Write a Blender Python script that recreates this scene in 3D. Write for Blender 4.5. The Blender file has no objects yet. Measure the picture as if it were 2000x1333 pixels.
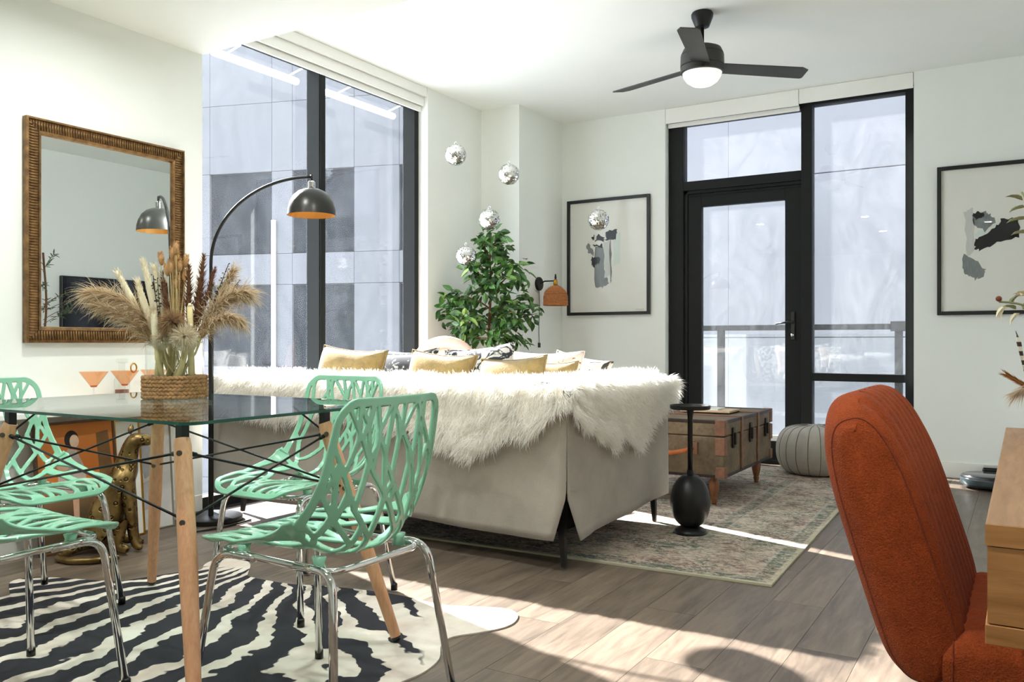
import bpy, bmesh, math, random
import numpy as np
from mathutils import Vector, Matrix, Euler
R = math.radians
PI = math.pi
rnd = random.Random(7)
scene = bpy.context.scene
C = scene.collection

# ------------------------------------------------------------------ camera, world, sun, exposure
cam_d = bpy.data.cameras.new('camera')
cam = bpy.data.objects.new('camera', cam_d); C.objects.link(cam)
cam.location = (0, 0, 0.94); cam.rotation_euler = (R(90), 0, R(31.1))
cam_d.sensor_width = 36; cam_d.lens = 36 * 1658 / 2000; cam_d.shift_y = 0.00175
cam_d.clip_start = 0.02
scene.camera = cam

world = bpy.data.worlds.new('world'); scene.world = world; world.use_nodes = True
bg = world.node_tree.nodes['Background']
bg.inputs[0].default_value = (0.90, 0.94, 1.0, 1); bg.inputs[1].default_value = 2.6
sun_d = bpy.data.lights.new('sun', 'SUN'); sun_d.energy = 17; sun_d.angle = R(0.6); sun_d.color = (1, 0.97, 0.92)
sun = bpy.data.objects.new('sun', sun_d); C.objects.link(sun)
sun.rotation_euler = Vector((1, -0.335, -0.655)).to_track_quat('-Z', 'Y').to_euler()
sun.location = (-8, 8, 8)
vs = scene.view_settings
vs.view_transform = 'Standard'; vs.look = 'None'; vs.exposure = 1.42; vs.gamma = 1; vs.use_curve_mapping = False
scene.cycles.max_bounces = 14; scene.cycles.diffuse_bounces = 8; scene.cycles.glossy_bounces = 5
scene.cycles.transparent_max_bounces = 24; scene.cycles.transmission_bounces = 8
scene.cycles.sample_clamp_indirect = 6

# ------------------------------------------------------------------ helpers
def lin(r, g, b):
    f = lambda c: (c / 255 / 12.92) if c / 255 <= 0.04045 else ((c / 255 + 0.055) / 1.055) ** 2.4
    return (f(r), f(g), f(b), 1)

class NT:
    def __init__(s, name):
        s.m = bpy.data.materials.new(name); s.m.use_nodes = True
        s.t = s.m.node_tree; s.n = s.t.nodes; s.b = s.n['Principled BSDF']; s.out = s.n['Material Output']
    def add(s, typ, **kw):
        nd = s.n.new(typ)
        for k, v in kw.items():
            if k.startswith('i_'):
                nd.inputs[k[2:].replace('_', ' ')].default_value = v
            else: setattr(nd, k, v)
        return nd
    def link(s, a, b): s.t.links.new(a, b)
    def math(s, op, a, b=None, c=None):
        nd = s.n.new('ShaderNodeMath'); nd.operation = op
        for i, x in enumerate((a, b, c)):
            if x is None: continue
            if isinstance(x, (int, float)): nd.inputs[i].default_value = x
            else: s.link(x, nd.inputs[i])
        return nd.outputs[0]
    def mix(s, f, a, b, mode='MIX'):
        nd = s.n.new('ShaderNodeMix'); nd.data_type = 'RGBA'; nd.blend_type = mode
        for sock, x in ((nd.inputs[0], f), (nd.inputs[6], a), (nd.inputs[7], b)):
            if isinstance(x, (int, float, tuple)): sock.default_value = x
            else: s.link(x, sock)
        return nd.outputs[2]
    def coord(s, which='Object'):
        if not hasattr(s, 'tc'): s.tc = s.n.new('ShaderNodeTexCoord')
        return s.tc.outputs[which]
    def noise(s, scale, detail=4, rough=0.6, vec=None, dist=0):
        nd = s.n.new('ShaderNodeTexNoise')
        nd.inputs['Scale'].default_value = scale; nd.inputs['Detail'].default_value = detail
        nd.inputs['Roughness'].default_value = rough; nd.inputs['Distortion'].default_value = dist
        s.link(vec if vec is not None else s.coord(), nd.inputs['Vector'])
        return nd.outputs[0]
    def mapping(s, scale=(1, 1, 1), rot=(0, 0, 0), vec=None):
        nd = s.n.new('ShaderNodeMapping'); nd.inputs['Scale'].default_value = scale; nd.inputs['Rotation'].default_value = rot
        s.link(vec if vec is not None else s.coord(), nd.inputs['Vector']); return nd.outputs[0]
    def ramp(s, f, stops, interp='LINEAR'):
        nd = s.n.new('ShaderNodeValToRGB'); nd.color_ramp.interpolation = interp
        e = nd.color_ramp.elements
        while len(e) < len(stops): e.new(0.5)
        for el, (p, c) in zip(e, stops): el.position = p; el.color = c
        s.link(f, nd.inputs[0]); return nd.outputs[0]
    def bump(s, h, strength=0.3, dist=0.01):
        nd = s.n.new('ShaderNodeBump'); nd.inputs['Strength'].default_value = strength; nd.inputs['Distance'].default_value = dist
        s.link(h, nd.inputs['Height']); s.link(nd.outputs[0], s.b.inputs['Normal'])
    def set(s, col=None, rough=None, metal=None, **kw):
        if col is not None:
            if isinstance(col, tuple): s.b.inputs['Base Color'].default_value = col
            else: s.link(col, s.b.inputs['Base Color'])
        if rough is not None:
            if isinstance(rough, (int, float)): s.b.inputs['Roughness'].default_value = rough
            else: s.link(rough, s.b.inputs['Roughness'])
        if metal is not None: s.b.inputs['Metallic'].default_value = metal
        for k, v in kw.items(): s.b.inputs[k.replace('_', ' ')].default_value = v
        return s.m

def plain(name, rgb, rough=0.5, metal=0, var=0.08, scale=12, bump=0.0, bscale=60, **kw):
    t = NT(name); c = lin(*rgb)
    n = t.noise(scale)
    d = tuple(x * (1 - var) for x in c[:3]) + (1,); l = tuple(min(1, x * (1 + var)) for x in c[:3]) + (1,)
    col = t.ramp(n, [(0.3, d), (0.7, l)])
    if bump: t.bump(t.noise(bscale, 3), bump, 0.005)
    return t.set(col, rough, metal, **kw)

M = {}
M['wall'] = plain('wall_paint', (234, 237, 232), 0.7, var=0.012, scale=3, bump=0.05, bscale=180)
M['ceil'] = plain('ceiling_paint', (238, 241, 237), 0.8, var=0.01, scale=3)
M['trim'] = plain('white_trim', (238, 238, 232), 0.45, var=0.01)
M['black'] = plain('black_aluminium', (30, 32, 31), 0.65, var=0.08, Specular_IOR_Level=0.2)
M['blackmetal'] = plain('matte_black_metal', (24, 24, 24), 0.38, 0.3, var=0.1)
M['blackplastic'] = plain('black_plastic', (14, 14, 15), 0.3, var=0.1)
M['chrome'] = plain('chrome', (225, 225, 225), 0.07, 1, var=0.02)
M['mint'] = plain('mint_plastic', (142, 201, 170), 0.24, var=0.02, Coat_Weight=0.4, Coat_Roughness=0.08)
M['screw'] = plain('steel_screw', (120, 112, 104), 0.35, 1)
M['white'] = plain('white_lacquer', (240, 240, 236), 0.35, var=0.01)
M['brass'] = plain('brass', (190, 140, 60), 0.3, 1, var=0.1)
M['facade'] = plain('facade_panel', (84, 85, 88), 0.9, var=0.05, scale=0.8)
M['facade2'] = plain('facade_wall', (100, 101, 105), 0.9, var=0.06, scale=0.7)
M['facade_glass'] = plain('far_window_glass', (34, 37, 40), 0.75, var=0.3, scale=1.6, Specular_IOR_Level=0.1)
M['concrete'] = plain('balcony_concrete', (190, 190, 190), 0.8)
M['paper'] = plain('art_paper', (232, 232, 224), 0.6, var=0.01)
M['cord'] = plain('black_cord', (20, 20, 20), 0.5)
M['soil'] = plain('potting_soil', (50, 38, 30), 0.95)
M['bark'] = plain('brown_bark', (110, 72, 48), 0.8, var=0.3, scale=40, bump=0.5)
M['cushion_white'] = plain('white_plush', (240, 236, 228), 0.95, var=0.04, bump=0.5, bscale=90)
M['pink_plush'] = plain('pink_plush', (228, 190, 176), 0.95, var=0.08, scale=8, bump=0.6, bscale=110)

def glass_mat(name, tint=(1, 1, 1), haze=0.0, f0=0.04, hscale=3.0):
    t = NT(name); n = t.n
    lw = n.new('ShaderNodeLayerWeight'); lw.inputs[0].default_value = 0.5
    fr = t.math('MULTIPLY_ADD', t.math('POWER', lw.outputs['Facing'], 5.0), 1 - f0, f0)
    tr = n.new('ShaderNodeBsdfTransparent'); tr.inputs[0].default_value = (*tint, 1)
    gl = n.new('ShaderNodeBsdfGlossy'); gl.inputs['Roughness'].default_value = 0.0
    mx = n.new('ShaderNodeMixShader'); t.link(fr, mx.inputs[0]); t.link(tr.outputs[0], mx.inputs[1]); t.link(gl.outputs[0], mx.inputs[2])
    last = mx.outputs[0]
    if haze:
        tl = n.new('ShaderNodeBsdfTranslucent'); tl.inputs[0].default_value = (0.85, 0.88, 0.95, 1)
        v = t.mapping((1, 1, 0.5), (0.3, 0.2, 0.5))
        nz = t.noise(hscale, 8, 0.72, v, 2.5)
        hz = t.math('MULTIPLY', t.ramp(nz, [(0.35, (0.25, 0.25, 0.25, 1)), (0.72, (1, 1, 1, 1))]), haze)
        m2 = n.new('ShaderNodeMixShader'); t.link(hz, m2.inputs[0]); t.link(last, m2.inputs[1]); t.link(tl.outputs[0], m2.inputs[2])
        last = m2.outputs[0]
    t.link(last, t.out.inputs[0]); t.n.remove(t.b)
    return t.m
M['pane'] = glass_mat('window_glass', (0.93, 0.95, 0.97), haze=0.05)
M['pane_sunny'] = glass_mat('smudged_window_glass', (0.93, 0.95, 0.97), haze=0.008)
M['clear'] = glass_mat('clear_glass', (0.97, 0.985, 0.975), f0=0.06)
M['art_glass'] = glass_mat('art_glass', (0.99, 0.99, 0.99), f0=0.008)
M['table_glass'] = glass_mat('table_glass', (0.90, 0.965, 0.94), f0=0.06)
M['peach_glass'] = glass_mat('peach_glass', (0.96, 0.66, 0.45), f0=0.06)
M['glass_edge'] = plain('green_glass_edge', (28, 78, 66), 0.15, var=0.2)
t = NT('mirror_silver'); M['mirror'] = t.set((0.80, 0.83, 0.80, 1), 0.0, 1)

def wood(name, a, b, sc=(1, 1, 1), rough=0.5, rand=0.0, ring=9.0):
    t = NT(name)
    v = t.mapping(sc)
    if rand:
        oi = t.n.new('ShaderNodeObjectInfo')
        ad = t.n.new('ShaderNodeVectorMath'); ad.operation = 'ADD'
        cb = t.n.new('ShaderNodeCombineXYZ')
        r40 = t.math('MULTIPLY', oi.outputs['Random'], 40.0)
        t.link(r40, cb.inputs[0]); t.link(r40, cb.inputs[1])
        t.link(v, ad.inputs[0]); t.link(cb.outputs[0], ad.inputs[1]); v = ad.outputs[0]
    n1 = t.noise(ring, 6, 0.65, v, 0.6); n2 = t.noise(ring * 0.22, 3, 0.5, v, 1.5)
    f = t.math('MULTIPLY_ADD', n1, 0.55, t.math('MULTIPLY', n2, 0.45))
    col = t.ramp(f, [(0.33, lin(*a)), (0.66, lin(*b))])
    if rand:
        br = t.math('MULTIPLY_ADD', oi.outputs['Random'], rand, 1 - rand / 2)
        cc = t.n.new('ShaderNodeCombineColor')
        for i in range(3): t.link(br, cc.inputs[i])
        col = t.mix(1.0, col, cc.outputs[0], 'MULTIPLY')
    t.bump(n1, 0.12, 0.002)
    return t.set(col, rough)
M['plank'] = wood('grey_oak_plank', (78, 67, 58), (126, 110, 95), (7, 0.8, 1), 0.40, rand=0.34, ring=6)
M['beech'] = wood('beech_wood', (196, 142, 104), (222, 172, 132), (14, 14, 1.2), 0.4)
M['oak'] = wood('desk_oak', (136, 100, 70), (176, 138, 102), (9, 0.7, 9), 0.5)
M['oak_end'] = wood('desk_oak_front', (150, 98, 50), (196, 140, 84), (0.8, 9, 9), 0.5)
M['turned'] = wood('turned_wood', (104, 62, 34), (150, 96, 56), (10, 10, 1), 0.4)

def fabric(name, rgb, weave=420, bump=0.5, var=0.1, big=6, rough=0.95, fine=0.25):
    t = NT(name); c = lin(*rgb)
    n = t.noise(big, 5); w = t.noise(weave, 2, 0.7)
    f = t.math('MULTIPLY_ADD', w, fine / 0.5 * 0.5, t.math('MULTIPLY', n, 1 - fine))
    d = tuple(x * (1 - 2.2 * var) for x in c[:3]) + (1,); l = tuple(min(1, x * (1 + 2.2 * var)) for x in c[:3]) + (1,)
    t.bump(w, bump, 0.003)
    return t.set(t.ramp(f, [(0.3, d), (0.7, l)]), rough, Sheen_Weight=0.3)
M['sofa'] = fabric('grey_linen', (158, 150, 139), 260, 0.35, 0.07)
M['mustard'] = fabric('mustard_velvet', (134, 113, 68), 120, 0.5, 0.16, 18)
M['orange'] = fabric('rust_chenille', (150, 66, 28), 330, 0.9, 0.17, 30, fine=0.6); M['orange'].node_tree.nodes['Principled BSDF'].inputs['Sheen Weight'].default_value = 0.05; M['orange'].node_tree.nodes['Principled BSDF'].inputs['Specular IOR Level'].default_value = 0.2
M['pouf'] = plain('grey_leather', (158, 152, 140), 0.5, var=0.08, bump=0.25, bscale=40)
M['pouf_seam'] = plain('pouf_seam', (84, 80, 74), 0.7)

# ------------------------------------------------------------------ mesh builder
class MB:
    def __init__(s): s.v = []; s.f = []; s.mi = []
    def face(s, idx, mi=0): s.f.append(tuple(idx)); s.mi.append(mi)
    def box(s, x0, x1, y0, y1, z0, z1, mi=0, M_=None):
        b = len(s.v)
        for z in (z0, z1):
            for x, y in ((x0, y0), (x1, y0), (x1, y1), (x0, y1)):
                p = Vector((x, y, z)); s.v.append(tuple(M_ @ p) if M_ else (x, y, z))
        for q in ((3, 2, 1, 0), (4, 5, 6, 7), (0, 1, 5, 4), (1, 2, 6, 5), (2, 3, 7, 6), (3, 0, 4, 7)): s.face([b + i for i in q], mi)
        return s
    def tube(s, pts, r, n=10, caps=True, mi=0, closed=False):
        pts = [Vector(p) for p in pts]; k = len(pts); b = len(s.v)
        rs = r if isinstance(r, (list, tuple)) else [r] * k
        up = None
        for i in range(k):
            if closed: d = pts[(i + 1) % k] - pts[i - 1]
            else: d = pts[min(i + 1, k - 1)] - pts[max(i - 1, 0)]
            d.normalize()
            if up is None: up = d.orthogonal().normalized()
            else: up = (up - d * up.dot(d)); up = up.normalized() if up.length > 1e-6 else d.orthogonal().normalized()
            sd = d.cross(up)
            for j in range(n):
                a = 2 * PI * j / n
                s.v.append(tuple(pts[i] + (up * math.cos(a) + sd * math.sin(a)) * rs[i]))
        for i in range(k if closed else k - 1):
            i2 = (i + 1) % k
            for j in range(n):
                j2 = (j + 1) % n
                s.face((b + i * n + j, b + i * n + j2, b + i2 * n + j2, b + i2 * n + j), mi)
        if caps and not closed:
            s.face([b + j for j in range(n)][::-1], mi); s.face([b + (k - 1) * n + j for j in range(n)], mi)
        return s
    def lathe(s, prof, n=32, c=(0, 0, 0), mi=0, cap=True, M_=None):
        b = len(s.v); k = len(prof)
        for r, z in prof:
            for j in range(n):
                a = 2 * PI * j / n; p = Vector((c[0] + r * math.cos(a), c[1] + r * math.sin(a), c[2] + z))
                s.v.append(tuple(M_ @ p) if M_ else tuple(p))
        for i in range(k - 1):
            for j in range(n):
                j2 = (j + 1) % n; s.face((b + i * n + j, b + i * n + j2, b + (i + 1) * n + j2, b + (i + 1) * n + j), mi)
        if cap:
            if prof[0][0] > 1e-5: s.face([b + j for j in range(n)][::-1], mi)
            if prof[-1][0] > 1e-5: s.face([b + (k - 1) * n + j for j in range(n)], mi)
        return s
    def grid(s, fn, nu, nv, mi=0, wrap_u=False):
        b = len(s.v); cu = nu if wrap_u else nu + 1
        for j in range(nv + 1):
            for i in range(cu): s.v.append(tuple(fn(i / nu, j / nv)))
        for j in range(nv):
            for i in range(nu):
                i2 = (i + 1) % cu
                s.face((b + j * cu + i, b + j * cu + i2, b + (j + 1) * cu + i2, b + (j + 1) * cu + i), mi)
        return s
    def ell(s, c, r, n=12, m=8, M_=None, mi=0):
        return s.grid(lambda u, v: tuple((M_ @ Vector((math.cos(2*PI*u)*math.sin(PI*v)*r[0], math.sin(2*PI*u)*math.sin(PI*v)*r[1], -math.cos(PI*v)*r[2])) if M_ else Vector((math.cos(2*PI*u)*math.sin(PI*v)*r[0], math.sin(2*PI*u)*math.sin(PI*v)*r[1], -math.cos(PI*v)*r[2]))) + Vector(c)), n, m, mi, True)
    def prism(s, poly, z0, z1, mi=0, M_=None):
        b = len(s.v); n = len(poly)
        for z in (z0, z1):
            for x, y in poly:
                p = Vector((x, y, z)); s.v.append(tuple(M_ @ p) if M_ else (x, y, z))
        s.face([b + i for i in range(n)][::-1], mi); s.face([b + n + i for i in range(n)], mi)
        for i in range(n):
            j = (i + 1) % n; s.face((b + i, b + j, b + n + j, b + n + i), mi)
        return s
    def build(s, name, mats, parent=None, smooth=False, world=True, bevel=0, seg=2, auto=None, weld=False):
        off = Vector((0, 0, 0))
        if parent is not None and world: off = root_of(parent).location
        me = bpy.data.meshes.new(name)
        me.from_pydata([(v[0]-off[0], v[1]-off[1], v[2]-off[2]) for v in s.v], [], s.f)
        mats = mats if isinstance(mats, (list, tuple)) else [mats]
        for m in mats: me.materials.append(M[m] if isinstance(m, str) else m)
        if len(mats) > 1: me.polygons.foreach_set('material_index', s.mi)
        bm = bmesh.new(); bm.from_mesh(me)
        if weld: bmesh.ops.remove_doubles(bm, verts=bm.verts, dist=1e-5)
        bmesh.ops.recalc_face_normals(bm, faces=bm.faces); bm.to_mesh(me); bm.free()
        if smooth: me.polygons.foreach_set('use_smooth', [True] * len(me.polygons))
        if auto is not None: me.set_sharp_from_angle(angle=R(auto))
        o = bpy.data.objects.new(name, me); C.objects.link(o)
        if parent is not None: o.parent = parent
        if bevel:
            b = o.modifiers.new('bevel', 'BEVEL'); b.width = bevel; b.segments = seg; b.limit_method = 'ANGLE'; b.angle_limit = R(40)
        return o

def root_of(o):
    while o.parent: o = o.parent
    return o
def tag(o, label=None, cat=None, group=None, kind=None):
    if label: o['label'] = label
    if cat: o['category'] = cat
    if group: o['group'] = group
    if kind: o['kind'] = kind
    return o
def thing(name, label, cat, loc=(0, 0, 0), rz=0, group=None, kind=None):
    o = bpy.data.objects.new(name, None); C.objects.link(o); o.empty_display_size = 0.05
    o.location = loc; o.rotation_euler = (0, 0, rz)
    return tag(o, label, cat, group, kind)
def struct(name, parent=None, label=None):
    o = bpy.data.objects.new(name, None); C.objects.link(o); o['kind'] = 'structure'
    if label: o['label'] = label
    return o
def copy_tree(o, parent=None):
    c = o.copy(); C.objects.link(c); c.parent = parent
    for ch in list(o.children): copy_tree(ch, c)
    return c
def bx(name, mat, parent, x0, x1, y0, y1, z0, z1, bevel=0, world=True):
    return MB().box(x0, x1, y0, y1, z0, z1).build(name, mat, parent, bevel=bevel, world=world)
def skind(o, label=None):
    o['kind'] = 'structure'
    if label: o['label'] = label
    return o
def bez(p0, p1, p2, n=12):
    p0, p1, p2 = Vector(p0), Vector(p1), Vector(p2)
    return [p0 * (1-t)**2 + p1 * 2*t*(1-t) + p2 * t*t for t in [i/n for i in range(n+1)]]
def rounded(pts, rad, n=6):
    """polyline with rounded inner corners"""
    pts = [Vector(p) for p in pts]; out = [pts[0]]
    for i in range(1, len(pts) - 1):
        a = (pts[i-1] - pts[i]); b = (pts[i+1] - pts[i])
        r = min(rad, a.length * 0.45, b.length * 0.45)
        out += bez(pts[i] + a.normalized() * r, pts[i], pts[i] + b.normalized() * r, n)
    return out + [pts[-1]]

# ------------------------------------------------------------------ the room
WX, FY, RX, BY = -3.86, 6.65, 0.66, -2.6       # left wall, far wall, right wall, wall behind the camera
CZ, SZ, SY = 2.87, 2.52, 3.11                  # ceiling, dropped ceiling over the dining end, its edge
floor = skind(bx('floor', 'soil', None, WX - 0.2, RX + 0.2, BY - 0.2, FY + 0.2, -0.12, -0.012), 'grey-brown oak plank floor of the living room')
pw, pl = 0.182, 1.22
pm = None; col = 0; x = WX - 0.02
while x < RX:
    y = BY - pl * ((col * 0.37) % 1.0)
    while y < FY + 0.05:
        if pm is None:
            o = MB().box(0, pw - 0.0012, 0, pl - 0.0012, -0.012, 0).build('plank', 'plank', floor, world=False, bevel=0.001, seg=1); pm = o.data
        else:
            o = bpy.data.objects.new('plank', pm); C.objects.link(o); o.parent = floor
        o.location = (x, y, 0); y += pl
    x += pw; col += 1

WT = 0.22
LWY0, LWY1 = 3.11, 5.165                       # left window opening
skind(MB().box(WX-WT, WX, BY, LWY0, 0, CZ).box(WX-WT, WX, LWY1, FY+WT, 0, CZ).box(WX-WT, WX-0.02, LWY0, LWY1, 2.80, CZ).build('wall_left', 'wall'), 'white painted wall with the mirror and the tall corner window')
FX0, FX1 = -2.535, -0.672                      # balcony door opening
skind(MB().box(WX, FX0, FY, FY+WT, 0, CZ).box(FX1, RX+WT, FY, FY+WT, 0, CZ).box(FX0, FX1, FY+0.02, FY+WT, 2.80, CZ).build('wall_far', 'wall'), 'white painted wall with the balcony door and framed prints')
skind(bx('wall_column', 'wall', None, WX, -3.495, 5.905, FY, 0, CZ), 'white boxed column in the far corner')
skind(bx('wall_right', 'wall', None, RX, RX+WT, BY, FY, 0, CZ), 'white painted wall with the television')
skind(bx('wall_back', 'wall', None, WX-WT, RX+WT, BY-WT, BY, 0, CZ), 'white painted wall behind the dining end')
skind(bx('ceiling', 'ceil', None, WX-WT, RX+WT, SY, FY+WT, CZ, CZ+0.2), 'flat white ceiling above the sofa')
skind(bx('ceiling_soffit', 'ceil', None, WX-WT, RX+WT, BY-WT, SY, SZ, CZ+0.2), 'lowered white ceiling above the dining table')
for nm, a in (('baseboard_far', (FX1 + 0.01, RX, FY - 0.014, FY)), ('baseboard_corner', (-3.495, FX0 - 0.01, FY - 0.014, FY)), ('baseboard_left', (WX, WX + 0.014, BY, LWY0 - 0.01)),
              ('baseboard_window', (WX, WX + 0.014, LWY1 + 0.01, 5.905)), ('baseboard_right', (RX - 0.014, RX, BY, FY - 0.014))):
    skind(bx(nm, 'trim', None, *a, 0, 0.11, bevel=0.003))

# left window
w1 = struct('window_1', label='tall black framed window beside the mirror')
gx0, gx1 = WX - 0.20, WX - 0.085               # frame depth
def fr(name, *a, mat='black', par=w1): return bx(name, mat, par, *a, bevel=0.003)
fr('window_post', gx0, gx1, LWY0, LWY0 + 0.05, 0, 2.8)
fr('window_mullion', gx0, gx1, 4.100, 4.157, 0, 2.8); fr('mullion_cap', gx1 + 0.0005, gx1 + 0.008, 4.106, 4.151, 0, 2.8)
fr('window_post', gx0, gx1, 5.115, LWY1, 0, 2.8)
fr('window_head', gx0, gx1, LWY0, LWY1, 2.74, 2.8)
for a, b in ((LWY0 + 0.05, 4.10), (4.157, 5.115)):
    fr('window_rail', gx0 + 0.03, gx1, a, b, 0.0, 0.07); fr('window_rail', gx0 + 0.03, gx1 + 0.01, a, b, 0.685, 0.735, mat='trim')
    fr('glass_pane', gx0 + 0.002, gx0 + 0.008, a, b, 0.735, 2.74, mat='pane_sunny'); fr('glass_pane', gx0 + 0.002, gx0 + 0.008, a, b, 0.07, 0.685, mat='pane_sunny')
b1 = thing('roller_blind', 'white roller blind box above the tall window by the lamp', 'blind', (WX - 0.03, 4.1, 2.7))
bx('blind_fascia', 'trim', b1, WX - 0.045, WX - 0.03, 3.12, LWY1 - 0.003, 2.735, 2.868, bevel=0.002)
bx('blind_fascia', 'trim', b1, WX - 0.028, WX - 0.004, 3.12, LWY1 - 0.003, 2.80, 2.868, bevel=0.002)
bx('bottom_bar', 'trim', b1, WX - 0.075, WX - 0.06, 3.12, LWY1 - 0.006, 2.695, 2.735, bevel=0.002)
bx('roller_cloth', 'trim', b1, WX - 0.07, WX - 0.066, 3.12, LWY1 - 0.006, 2.73, 2.86)

# balcony door unit
w2 = struct('window_2', label='black framed glazing around the balcony door')
y0, y1 = FY + 0.07, FY + 0.17
def ff(name, x0, x1, z0, z1, ya=y0, yb=y1, mat='black', par=w2): return bx(name, mat, par, x0, x1, ya, yb, z0, z1, bevel=0.003)
ff('window_post', FX0 + 0.005, -2.405, 0, 2.80); ff('window_mullion', -1.465, -1.385, 0, 2.80); ff('window_post', -0.735, FX1 - 0.003, 0, 2.80)
ff('window_head', -2.405, -1.465, 2.735, 2.8); ff('window_head', -1.385, -0.735, 2.755, 2.8)
ff('window_transom', -2.405, -1.465, 2.19, 2.265)
ff('window_stop', -2.405, -2.375, 0.03, 2.19, y0 + 0.02); ff('window_stop', -2.405, -1.465, 2.165, 2.19, y0 + 0.02)
ff('window_rail', -1.385, -0.735, 0.65, 0.708); ff('window_rail', -1.385, -0.735, 0, 0.09)
ff('window_sill', FX0 + 0.01, FX1 - 0.01, 0, 0.03, y0 - 0.05, y1)
ff('glass_pane', -2.405, -1.465, 2.265, 2.735, y0 + 0.05, y0 + 0.056, 'pane'); ff('glass_pane', -1.385, -0.735, 0.708, 2.755, y0 + 0.05, y0 + 0.056, 'pane')
ff('glass_pane', -1.385, -0.735, 0.09, 0.65, y0 + 0.05, y0 + 0.056, 'pane')
d1 = struct('door_1', label='black framed glass balcony door with lever handle')
dy0, dy1 = y0 + 0.028, y1 - 0.015
dx0, dx1, dz0, dz1 = -2.372, -1.468, 0.035, 2.162
ff('door_stile', dx0, -2.262, dz0, dz1, dy0, dy1, par=d1); ff('door_stile', -1.592, dx1, dz0, dz1, dy0, dy1, par=d1)
ff('door_rail', -2.262, -1.592, 2.055, dz1, dy0, dy1, par=d1); ff('door_rail', -2.262, -1.592, dz0, 0.17, dy0, dy1, par=d1)
ff('door_bead', dx0 + 0.012, dx1 - 0.012, dz1 - 0.02, dz1 - 0.012, dy0 - 0.012, dy0, par=d1)
ff('glass_pane', -2.262, -1.592, 0.17, 2.055, dy0 + 0.03, dy0 + 0.036, 'pane', d1)
ff('kick_strip', -2.262, -1.592, 0.17, 0.215, dy0 + 0.005, dy0 + 0.03, 'trim', d1)
h = MB().box(-1.545, -1.515, dy0 - 0.012, dy0, 0.96, 1.18).build('door_handle', 'blackplastic', d1, bevel=0.004)
MB().tube([(-1.53, dy0 - 0.01, 1.10), (-1.53, dy0 - 0.055, 1.10), (-1.56, dy0 - 0.06, 1.10), (-1.65, dy0 - 0.055, 1.085)], [0.009, 0.009, 0.009, 0.006], 8).build('lever', 'blackplastic', h, True)
MB().lathe([(0.012, 0), (0.012, 0.02), (0.0, 0.024)], 12, M_=Matrix.Translation((-1.53, dy0 - 0.01, 1.0)) @ Matrix.Rotation(R(90), 4, 'X')).build('key_cylinder', 'chrome', h, True)
b2 = thing('roller_blind', 'white roller blind box above the black balcony door', 'blind', (-2.0, FY + 0.02, 2.7))
bx('blind_fascia', 'trim', b2, FX0 + 0.004, -1.468, FY - 0.004, FY + 0.012, 2.745, 2.868, bevel=0.002)
bx('blind_fascia', 'trim', b2, -1.464, FX1 - 0.004, FY - 0.004, FY + 0.012, 2.758, 2.868, bevel=0.002)
bx('bottom_bar', 'trim', b2, FX0 + 0.01, -1.47, FY + 0.035, FY + 0.05, 2.715, 2.75, bevel=0.002)

# ------------------------------------------------------------------ outside
bal = thing('balcony_slab', 'pale concrete balcony floor outside the glass door', 'balcony', (-1.6, 7.4, -0.1))
bx('slab', 'concrete', bal, -4.0, 1.2, FY + WT + 0.01, 8.15, -0.16, -0.02)
bx('slab_edge', 'facade2', bal, -4.0, 1.2, 8.151, 8.2, -0.2, 0.0)
rail = thing('balcony_railing', 'black balcony railing with glass infill outside the door', 'railing', (-1.6, 7.95, 0))
bx('top_rail', 'black', rail, -3.9, -0.89, 7.92, 7.98, 1.055, 1.105, bevel=0.004)
for px in (-3.6, -2.47, -0.92):
    p = bx('post', 'black', rail, px - 0.03, px + 0.03, 7.92, 7.98, -0.02, 1.055, bevel=0.003)
    bx('post_foot', 'black', p, px - 0.06, px + 0.06, 7.90, 8.0, -0.02, -0.005)
bx('corner_cap', 'black', rail, -0.98, -0.86, 7.90, 8.0, 1.04, 1.125, bevel=0.004)
for a, b in ((-3.57, -2.50), (-2.44, -0.95)): bx('glass_panel', 'clear', rail, a, b, 7.947, 7.955, 0.08, 1.02)
ow = thing('neighbouring_wall', 'grey panelled wall of the house close behind the balcony', 'building', (-1.5, 9.6, -4))
bx('wall_core', 'facade2', ow, -7.5, 5.0, 9.63, 9.9, -4, 7.4)
zs = [-4, -1.4, 1.0, 2.78, 4.6, 7.4]; xs = [-7.5, -5.2, -2.9, -0.6, 1.7, 5.0]
for i in range(5):
    for j in range(5): bx('panel', 'facade2', ow, xs[i] + 0.0015, xs[i+1] - 0.0015, 9.6, 9.628, zs[j] + 0.006, zs[j+1] - 0.006)
ew = (math.cos(R(17)), math.sin(R(17)))
fb = thing('apartment_building', 'pale grey building with dark square windows seen past the lamp', 'building', (-12.99, 10.85, -4), R(17))
P0z = 4.0                                      # local z offset
xb = [-4.0, -1.6, -0.2, 1.10, 1.52, 2.75, 3.62, 4.9, 5.8, 7.1, 8.0]
zb = [0, 2.4, 4.5, 6.02, 6.59, 8.12, 9.4, 11.0]
win_cols = (2, 4, 6, 8); win_rows = (2, 4)
for i in range(len(xb) - 1):
    for j in range(len(zb) - 1):
        iswin = i in win_cols and j in win_rows
        if iswin:
            wn = bx('window', 'facade2', fb, xb[i], xb[i+1], 0.10, 0.14, zb[j], zb[j+1], world=False)
            bx('window_glass', 'facade_glass', wn, xb[i] + 0.02, xb[i+1] - 0.02, 0.05, 0.095, zb[j] + 0.02, zb[j+1] - 0.02, world=False)
        else:
            bx('panel', 'facade', fb, xb[i] + 0.004, xb[i+1] - 0.004, 0, 0.12, zb[j] + 0.004, zb[j+1] - 0.004, world=False)
bx('wall_core', 'facade', fb, xb[0], xb[-1], 0.16, 6, 0, 11.0, world=False)
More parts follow.
